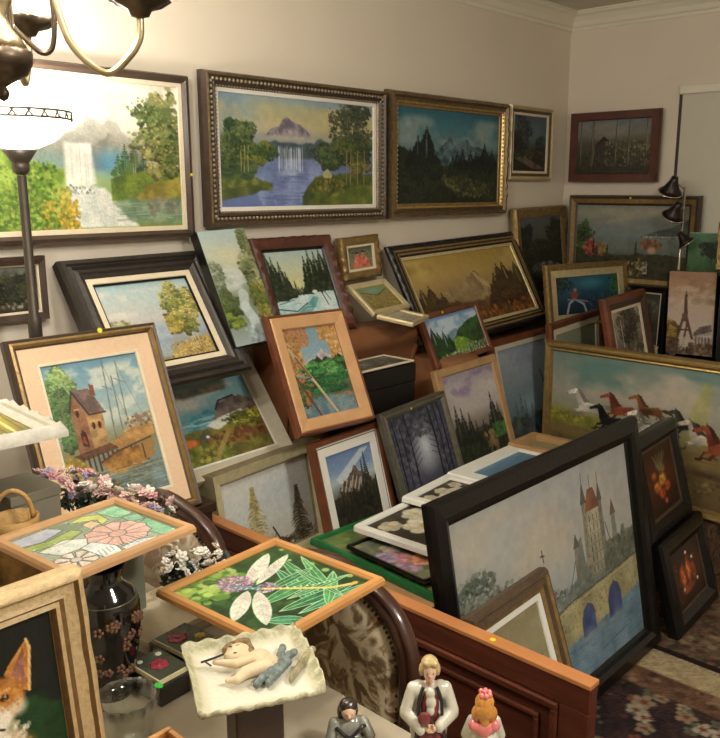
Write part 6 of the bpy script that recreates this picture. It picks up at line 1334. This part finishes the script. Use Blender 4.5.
# cut-glass bowl
glass = bpy.data.materials.new('clear_glass'); glass.use_nodes = True
nt = glass.node_tree; nt.nodes.clear()
go = nt.nodes.new('ShaderNodeOutputMaterial'); gm = nt.nodes.new('ShaderNodeMixShader'); gt = nt.nodes.new('ShaderNodeBsdfTransparent'); gg = nt.nodes.new('ShaderNodeBsdfGlossy'); lw = nt.nodes.new('ShaderNodeLayerWeight')
gt.inputs[0].default_value = (.93, .95, .93, 1); gg.inputs['Roughness'].default_value = .08; lw.inputs[0].default_value = .35
nt.links.new(lw.outputs['Facing'], gm.inputs[0]); nt.links.new(gt.outputs[0], gm.inputs[1]); nt.links.new(gg.outputs[0], gm.inputs[2]); nt.links.new(gm.outputs[0], go.inputs[0])
gb = thing('cut_glass_bowl', 'clear cut glass bowl with a green price dot on its rim', 'bowl', (.578, 1.055, .7505))
bm = bmesh.new(); lathe(bm, [(.0, .0), (.026, .0), (.03, .004), (.036, .03), (.043, .06), (.049, .088), (.0465, .0885), (.040, .06), (.033, .03), (.026, .008), (.0, .007)], 48, petal=(.035, 12, 2)); link('body', bm, glass, gb, True)
bm = bmesh.new(); lathe(bm, [(.007, 0), (.007, .001)], 16); s_ = link('price_sticker', bm, M('sticker_green', (70, 225, 90), .6), gb); s_.location = (.046, -.018, .0895); s_.rotation_euler = (.15, .2, 0)
# lacquer boxes with red flowers
dg = M('dark_green_lacquer', (58, 60, 52), .2, 0, .3, 30, coat=.5); redf = M('red_flower_enamel', (172, 48, 72), .3, 0, .3, 80); yelf = M('yellow_enamel', (205, 170, 50), .4); wf = M('pale_enamel', (190, 190, 170), .4)
def trinket(label, x, y, w, d, h, rz, fl):
    t = thing('lacquer_box', label, 'box', (x, y, .7505), (0, 0, rz), 'black lacquer boxes with red flowers')
    bm = bmesh.new(); box(bm, -w/2, w/2, -d/2, d/2, 0, h*.7, 0, .002); link('body', bm, lac, t)
    bm = bmesh.new(); box(bm, -w/2-.001, w/2+.001, -d/2-.001, d/2+.001, h*.7+.0005, h, 0, .002); ld = link('lid', bm, dg, t)
    bm = bmesh.new()
    for (a0, a1, b0, b1) in ((-w/2-.0015, w/2+.0015, -d/2-.0015, -d/2+.001), (-w/2-.0015, -w/2+.001, -d/2+.001, d/2)): box(bm, a0, a1, b0, b1, h*.86, h+.0006)
    link('pale_edge', bm, mm(olive), ld)
    for (fx, fy, m, r) in fl:
        bm = bmesh.new()
        for k in range(6): ball(bm, (fx+r*.6*math.cos(k*1.05), fy+r*.6*math.sin(k*1.05), h+.0005), (r*.5, r*.5, .0015), 0, 8, 5)
        ball(bm, (fx, fy, h+.001), (r*.35, r*.35, .0022), 0, 8, 5)
        link('flower_decoration', bm, m, ld, True)
trinket('black lacquer box with one red flower, nearest to the glass bowl', .693, 1.145, .062, .085, .05, .06, [(0, .0, redf, .016), (.018, .028, wf, .006), (-.018, .03, wf, .005)])
trinket('black lacquer box with red flower and yellow bud, between vase and dragonfly picture', .772, 1.185, .075, .085, .05, .1, [(-.008, .01, redf, .018), (.022, -.016, yelf, .01), (-.02, -.028, wf, .006)])
trinket('black lacquer box with small red flower half under the dragonfly picture', .80, 1.075, .06, .08, .05, .05, [(-.004, .012, redf, .014), (-.022, -.01, wf, .005)])
# cream flat box, tall grey carton
t = thing('gift_box', 'flat cream box behind the lacquer boxes', 'box', (.815, 1.34, .7505), (0, 0, .08))
bm = bmesh.new(); box(bm, -.085, .075, -.085, .075, 0, .02, 0, .002); link('body', bm, mm(greycream), t)
bm = bmesh.new(); box(bm, -.087, .077, -.087, .077, .0205, .032, 0, .002); link('lid', bm, mm(cream), t)
t = thing('grey_carton', 'upright grey-green carton between the iris glass painting and white flowers', 'box', (.775, 1.385, .783), (0, 0, .1))
bm = bmesh.new(); box(bm, -.028, .028, -.025, .025, 0, .15, 0, .002); link('body', bm, M('grey_green_card', (118, 120, 104), .8, 0, .1, 20), t)
bm = bmesh.new(); box(bm, -.029, .029, -.026, .026, .1505, .158, 0, .002); link('lid', bm, M('grey_green_card', None), t)
# open wooden box at the bottom
t = thing('open_wooden_box', 'small open honey-coloured wooden box at the bottom edge', 'box', (.475, .815, .7505))
hw_ = mm(honey)
for nm, b_ in (('side', (-.07, .07, .062, .07)), ('side', (-.07, .07, -.07, -.062)), ('end', (.062, .07, -.0615, .0615)), ('end', (-.07, -.062, -.0615, .0615))):
    bm = bmesh.new(); box(bm, b_[0], b_[1], b_[2], b_[3], 0, .135, 0, .0015); link(nm, bm, hw_, t)
bm = bmesh.new(); box(bm, -.0615, .0615, -.0615, .0615, .0, .006); link('bottom', bm, hw_, t)
# things at the left edge behind the glass painting
t = thing('brown_pot', 'round dark brown pot under the white ornate frame at the left edge', 'vase', (.545, 1.555, .7505))
bm = bmesh.new(); lathe(bm, [(0, 0), (.04, 0), (.045, .02), (.03, .1), (.028, .2), (.04, .27), (.056, .31), (.058, .345), (.045, .375), (.03, .384), (.02, .38)], 36); link('body', bm, M('brown_glaze', (62, 36, 28), .2, 0, .3, 12, coat=.5), t, True)
t = thing('grey_cardboard_box', 'tall grey cardboard box left of the pink flowers', 'box', (.668, 1.575, .7505), (0, 0, .06))
bm = bmesh.new(); box(bm, -.05, .05, -.06, .06, 0, .255, 0, .002); link('body', bm, M('grey_board', (132, 126, 110), .85, 0, .12, 14), t)
bm = bmesh.new(); box(bm, -.052, .052, -.062, .062, .2555, .275, 0, .002); link('lid', bm, M('grey_board', None), t)
t = thing('straw_basket', 'small straw basket with a golden arched handle, behind the iris glass painting', 'basket', (.60, 1.452, .7505))
straw = M('golden_straw', (190, 150, 88), .6, 0, .3, 60, .6, 200)
bm = bmesh.new(); lathe(bm, [(0, 0), (.03, 0), (.036, .1), (.04, .24), (.043, .262), (.039, .262), (.034, .1), (0, .01)], 28, petal=(.02, 14, 1)); link('body', bm, straw, t, True)
bm = bmesh.new(); tube(bm, [(.034*math.cos(k)*.8, -.034*math.cos(k)*.5, .262+.05*math.sin(k)) for k in np.linspace(-.1, PI+.1, 20)], .0045, 8); link('handle', bm, straw, t, True)
t = thing('white_jug', 'white porcelain jug cut by the left edge behind the iris glass painting', 'jug', (.515, 1.445, .7505))
bm = bmesh.new(); lathe(bm, [(0, 0), (.03, 0), (.034, .02), (.045, .1), (.04, .2), (.024, .26), (.03, .31), (.027, .31), (.02, .26), (0, .25)], 32); link('body', bm, porc, t, True)
bm = bmesh.new(); tube(bm, smoothpath([(-.026, 0, .29), (-.06, 0, .27), (-.062, 0, .2), (-.04, 0, .16)]), .005, 8); link('handle', bm, porc, t, True)

# artificial flowers
leafm = M('dark_leaf', (40, 58, 38), .5, 0, .45, 30); leafl = M('grey_leaf', (92, 104, 84), .6, 0, .3, 30)
def petals_mesh(name, r, mat, n=5, cup=.35):
    bm = bmesh.new()
    for lay, (rs, tz) in enumerate(((1, 0), (.6, .3))):
        for k in range(n):
            an = 2*PI*k/n+lay*.6
            ball(bm, (r*.55*rs*math.cos(an), r*.55*rs*math.sin(an), r*cup*.4+r*tz), (r*.5*rs, r*.4*rs, r*.14), 0, 8, 5, Euler((0, -cup, an)))
    bm2 = bm; me = bpy.data.meshes.new(name); bm2.to_mesh(me); bm2.free(); me.materials.append(mat)
    for p in me.polygons: p.use_smooth = True
    return me
pet = {k: M('petal_%s' % k, c, .7, 0, .15, 60) for k, c in (('white', (232, 226, 216)), ('pink', (222, 184, 180)), ('rose', (204, 150, 156)), ('lilac', (168, 156, 188)), ('cream', (214, 196, 170)))}
def bouquet(label, cat, pts, spread, cols, nb, nl, rb, seed, base, lm, big=None):
    t = thing('artificial_flowers', label, cat, base)
    B = Vector(base); rg = random.Random(seed)
    PM = {c: petals_mesh('blossom', rb, pet[c]) for c in set(cols)}
    def rnd():
        k = rg.random()*(len(pts)-1); i = int(k); p = Vector(pts[i]).lerp(Vector(pts[i+1]), k-i)
        return p+Vector(((rg.random()-.5)*2*spread[0], (rg.random()-.5)*2*spread[1], (rg.random()-.5)*2*spread[2]))
    for k in range(nb):
        c = cols[rg.randrange(len(cols))]; o = bpy.data.objects.new('blossom', PM[c]); C.objects.link(o); o.parent = t
        o.location = rnd()-B+Vector((0, 0, spread[2]*.8)); o.rotation_euler = (rg.uniform(-.1, 1.2), rg.uniform(-.9, .3), rg.random()*6); s = .7+.6*rg.random(); o.scale = (s, s, s)
    bm = bmesh.new()
    for k in range(nl):
        p = rnd()-B-Vector((0, 0, spread[2]*.5)); L = rb*(1.2+rg.random()*1.4); w = L*.24
        d = Vector((rg.uniform(-1, 1), rg.uniform(-1, 1), rg.uniform(-.4, .8))).normalized(); s = d.cross(Vector((0, 0, 1))).normalized(); u = s.cross(d)
        v = [bm.verts.new(x) for x in (p, p+d*L*.35+s*w+u*.002, p+d*L*.7+s*w*.8, p+d*L, p+d*L*.7-s*w*.8, p+d*L*.35-s*w+u*.002)]; mid = bm.verts.new(p+d*L*.5-u*w*.35)
        for i in range(6): bm.faces.new((v[i], v[(i+1) % 6], mid))
    lv = link('leaves', bm, lm, t); lv['kind'] = 'stuff'; m = lv.modifiers.new('s', 'SOLIDIFY'); m.thickness = .0006
    bm = bmesh.new()
    for k in range(12):
        p = rnd()-B; tube(bm, smoothpath([(rg.uniform(-.01, .01), rg.uniform(-.01, .01), .05), (p.x*.4, p.y*.4, p.z*.6), (p.x, p.y, p.z)], 4), .0014, 5)
    lv2 = link('stems', bm, lm, t)
    return t
t = thing('wicker_basket', 'basket holding the pink and white artificial flowers', 'basket', (.82, 1.555, .7505))
bm = bmesh.new(); lathe(bm, [(0, 0), (.05, 0), (.056, .05), (.064, .1), (.067, .108), (.062, .108), (.052, .05), (0, .01)], 32, petal=(.015, 20, 1)); link('body', bm, straw, t, True)
bouquet('long bunch of pink, white and lilac artificial flowers in front of the harbour painting', 'flowers', [(.775, 1.665, .955), (.83, 1.62, .945), (.875, 1.56, .925), (.925, 1.475, .90)], (.032, .03, .028), ['white', 'pink', 'pink', 'lilac', 'rose', 'cream'], 88, 230, .0135, 3, (.82, 1.555, .765), leafm)
t = thing('flower_pot', 'small dark pot holding the white artificial flowers', 'pot', (.885, 1.285, .7505))
bm = bmesh.new(); lathe(bm, [(0, 0), (.01, 0), (.012, .02), (.012, .05), (.01, .05), (0, .01)], 20); link('body', bm, lac, t, True)
bouquet('small bunch of white artificial blossoms with dark leaves, behind the dragonfly picture', 'flowers', [(.865, 1.375, .85), (.885, 1.31, .84), (.925, 1.29, .855)], (.03, .025, .026), ['white', 'white', 'white', 'cream'], 34, 150, .013, 7, (.885, 1.285, .765), leafm)

# ------------------------------------------------------------------ torchiere
pewter = M('lamp_pewter', (78, 70, 62), .4, .5, .2, 30)
t = thing('torchiere_lamp', 'tall dark floor lamp with a glowing white glass bowl at the left', 'lamp', (.985, 2.135, 0))
bm = bmesh.new(); lathe(bm, [(.0, 0), (.12, 0), (.12, .012), (.05, .03), (.018, .05)], 40); link('base', bm, pewter, t, True)
bm = bmesh.new(); lathe(bm, [(.0125, .05), (.0125, .4), (.018, .41), (.018, .47), (.0125, .48), (.0125, 1.19), (.0175, 1.2), (.0175, 1.265), (.0125, 1.275), (.0115, 1.63)], 24); smooth_by_angle(link('pole', bm, pewter, t), 40)
bm = bmesh.new(); lathe(bm, [(.0115, 1.631), (.02, 1.64), (.022, 1.655), (.02, 1.66), (.024, 1.665), (.042, 1.692), (.04, 1.693), (.0, 1.67)], 32); link('cup', bm, pewter, t, True)
m, nt, b = nodes_mat('glowing_glass'); b.inputs['Base Color'].default_value = (.95, .93, .88, 1); b.inputs['Emission Color'].default_value = (1, .90, .76, 1); b.inputs['Emission Strength'].default_value = 4.5; b.inputs['Roughness'].default_value = .3; glow = m
bw = [(.026, 1.694), (.05, 1.699), (.085, 1.714), (.112, 1.738), (.128, 1.766)]
bm = bmesh.new(); lathe(bm, bw+[(.125, 1.766)]+[(r-.004, z+.003) for r, z in bw[::-1][1:]], 48); gl = link('glass_bowl', bm, glow, t, True)
bm = bmesh.new()
for z in (1.767, 1.785):
    tube(bm, [(.131*math.cos(k), .131*math.sin(k), z) for k in np.linspace(0, 2*PI, 49)], .0028, 6)
for k in range(44):
    a0 = 2*PI*k/44; a1 = a0+.1*(1 if k % 2 else -1); tube(bm, [(.131*math.cos(a0), .131*math.sin(a0), 1.767), (.131*math.cos(a1), .131*math.sin(a1), 1.785)], .0024, 5)
link('openwork_rim', bm, pewter, t, True)

# ------------------------------------------------------------------ chandelier
brass = M('aged_brass', (205, 186, 146), .3, .85, .25, 30, .15, 90); dbrass = M('dark_brass', (96, 82, 68), .35, .8, .3, 30, .2, 90)
cx, cy = .538, 1.2
t = thing('chandelier', 'brass chandelier with curved arms hanging at the top left', 'chandelier', (cx, cy, 0))
bm = bmesh.new(); lathe(bm, [(.0, 1.716), (.006, 1.72), (.009, 1.728), (.005, 1.736), (.014, 1.742), (.034, 1.752), (.042, 1.768), (.043, 1.782), (.038, 1.786)], 36); link('bottom_bell', bm, dbrass, t, True)
bm = bmesh.new(); lathe(bm, [(.037, 1.7865), (.03, 1.80), (.018, 1.815), (.012, 1.83), (.02, 1.845), (.026, 1.86), (.02, 1.875), (.01, 1.89), (.012, 1.92), (.022, 1.95), (.022, 1.98), (.01, 2.0), (.008, 2.06)], 36); link('column', bm, brass, t, True)
bm = bmesh.new(); tube(bm, [(0, 0, 2.06), (0, 0, 2.42)], .005, 10); link('stem', bm, brass, t, True)
bm = bmesh.new(); lathe(bm, [(.0, 2.468), (.06, 2.468), (.058, 2.455), (.03, 2.43), (.01, 2.415)], 32); link('ceiling_rose', bm, brass, t, True)
m, nt, b = nodes_mat('glowing_bulb'); b.inputs['Base Color'].default_value = (1, 1, 1, 1); b.inputs['Emission Color'].default_value = (1, .9, .75, 1); b.inputs['Emission Strength'].default_value = 90; bulbm = m
NA = 4
for k in range(NA):
    an = 2*PI*k/NA-.651
    ca, sa = math.cos(an), math.sin(an)
    prof = [(.02, 1.90), (.05, 1.915), (.07, 1.89), (.08, 1.84), (.098, 1.79), (.14, 1.757), (.172, 1.78), (.188, 1.805), (.19, 1.832)]
    bm = bmesh.new(); tube(bm, smoothpath([(r*ca, r*sa, z) for r, z in prof], 5), .0052, 10); arm = link('arm', bm, brass, t, True)
    prof2 = [(.02, 1.815), (.035, 1.80), (.055, 1.782), (.07, 1.79), (.075, 1.83), (.07, 1.87), (.05, 1.885)]
    bm = bmesh.new(); tube(bm, smoothpath([(r*ca, r*sa, z) for r, z in prof2], 5), .0036, 8); link('scroll', bm, dbrass, arm, True)
    bm = bmesh.new(); lathe(bm, [(.006, 1.832), (.013, 1.834), (.017, 1.842), (.032, 1.848), (.046, 1.858), (.043, 1.859), (.02, 1.85), (.0, 1.848)], 40, .19*ca, .19*sa, petal=(.12, 6, 3)); link('petal_cup', bm, dbrass, arm, True)
    bm = bmesh.new(); lathe(bm, [(.011, 1.852), (.011, 1.935), (.0, 1.936)], 16, .19*ca, .19*sa); link('candle_sleeve', bm, mm(cream), arm, True)
    bm = bmesh.new(); lathe(bm, [(.006, 1.937), (.015, 1.952), (.016, 1.965), (.01, 1.985), (.002, 2.002)], 16, .19*ca, .19*sa); link('bulb', bm, bulbm, arm, True)

# ------------------------------------------------------------------ reading lamp on the shelf
chrome = M('chrome', (210, 205, 198), .12, 1.); dk = M('shade_dark', (40, 30, 30), .3, .4)
t = thing('reading_lamp', 'chrome pole lamp with three small spot heads before the end wall', 'lamp', (3.897, 1.632, .802))
bm = bmesh.new(); lathe(bm, [(0, 0), (.022, 0), (.022, .012), (.005, .018)], 24); link('base', bm, chrome, t, True)
bm = bmesh.new(); lathe(bm, [(.006, .018), (.006, .80), (.0, .801)], 12); link('pole', bm, chrome, t, True)
for (dy, z, az, tilt, s) in ((.045, .815, 1.2, .75, 1.25), (.02, .70, 1.5, 1.0, 1.2), (-.02, .57, -1.4, 1.1, 1.)):
    bm = bmesh.new(); tube(bm, [(0, 0, z-.03), (-.012, dy*.5, z-.005), (-.022, dy, z)], .003, 8); ar = link('lamp_arm', bm, chrome, t, True)
    bm = bmesh.new(); lathe(bm, [(.0, .03*s), (.012*s, .028*s), (.016*s, .01*s), (.03*s, -.02*s), (.044*s, -.035*s), (.041*s, -.035*s), (.014*s, .0)], 28); hd = link('shade', bm, dk, ar, True); hd.location = (-.03, dy, z); hd.rotation_euler = (tilt*.5*(1 if az > 0 else -1), -.35, 0)
    bm = bmesh.new(); tube(bm, [(.044*s*math.cos(k), .044*s*math.sin(k), -.035*s) for k in np.linspace(0, 2*PI, 33)], .003, 6); r_ = link('shade_rim', bm, chrome, ar, True); r_.location = hd.location; r_.rotation_euler = hd.rotation_euler

# ------------------------------------------------------------------ light
def point(name, loc, w, col, r=.05):
    l = bpy.data.lights.new(name, 'POINT'); l.energy = w; l.color = col; l.shadow_soft_size = r
    o = bpy.data.objects.new(name, l); C.objects.link(o); o.location = loc; return o
point('torchiere_light', (.985, 2.135, 1.775), 12, (1, .95, .85), .05)
for k in range(NA):
    an = 2*PI*k/NA-.651
    point('chandelier_bulb_light', (cx+.19*math.cos(an), cy+.19*math.sin(an), 2.02), 6.8, (1, .95, .85), .02)
t = thing('ceiling_lamp', 'round white ceiling lamp behind the viewer', 'lamp', (1.05, -.65, ZC))
bm = bmesh.new(); lathe(bm, [(.0, 0), (.19, 0), (.19, -.02), (.175, -.024)], 40); link('rim', bm, mm(palegold), t, True)
m, nt, b = nodes_mat('ceiling_lamp_glass'); b.inputs['Emission Color'].default_value = (1, .96, .85, 1); b.inputs['Emission Strength'].default_value = 125; 
bm = bmesh.new(); lathe(bm, [(.174, -.0245), (.15, -.05), (.1, -.07), (.04, -.08), (.0, -.081)], 40); link('glass_dome', bm, m, t, True)
wd = bpy.data.worlds.new('World'); bpy.context.scene.world = wd; wd.use_nodes = True
wd.node_tree.nodes['Background'].inputs[0].default_value = (.55, .6, .75, 1); wd.node_tree.nodes['Background'].inputs[1].default_value = .08

cam = bpy.data.cameras.new('Camera'); co_ = bpy.data.objects.new('Camera', cam); C.objects.link(co_)
co_.location = (0, 0, 1.6); co_.rotation_euler = (math.radians(90-12.325), 0, math.radians(42.694-90))
cam.sensor_fit = 'HORIZONTAL'; cam.sensor_width = 36; cam.lens = 831.3/720*36; cam.shift_x = (360-375.8)/720; cam.clip_start = .02
bpy.context.scene.camera = co_
vs = bpy.context.scene.view_settings
vs.view_transform = 'Standard'; vs.look = 'None'; vs.gamma = 1; vs.use_curve_mapping = False; vs.exposure = 0.58
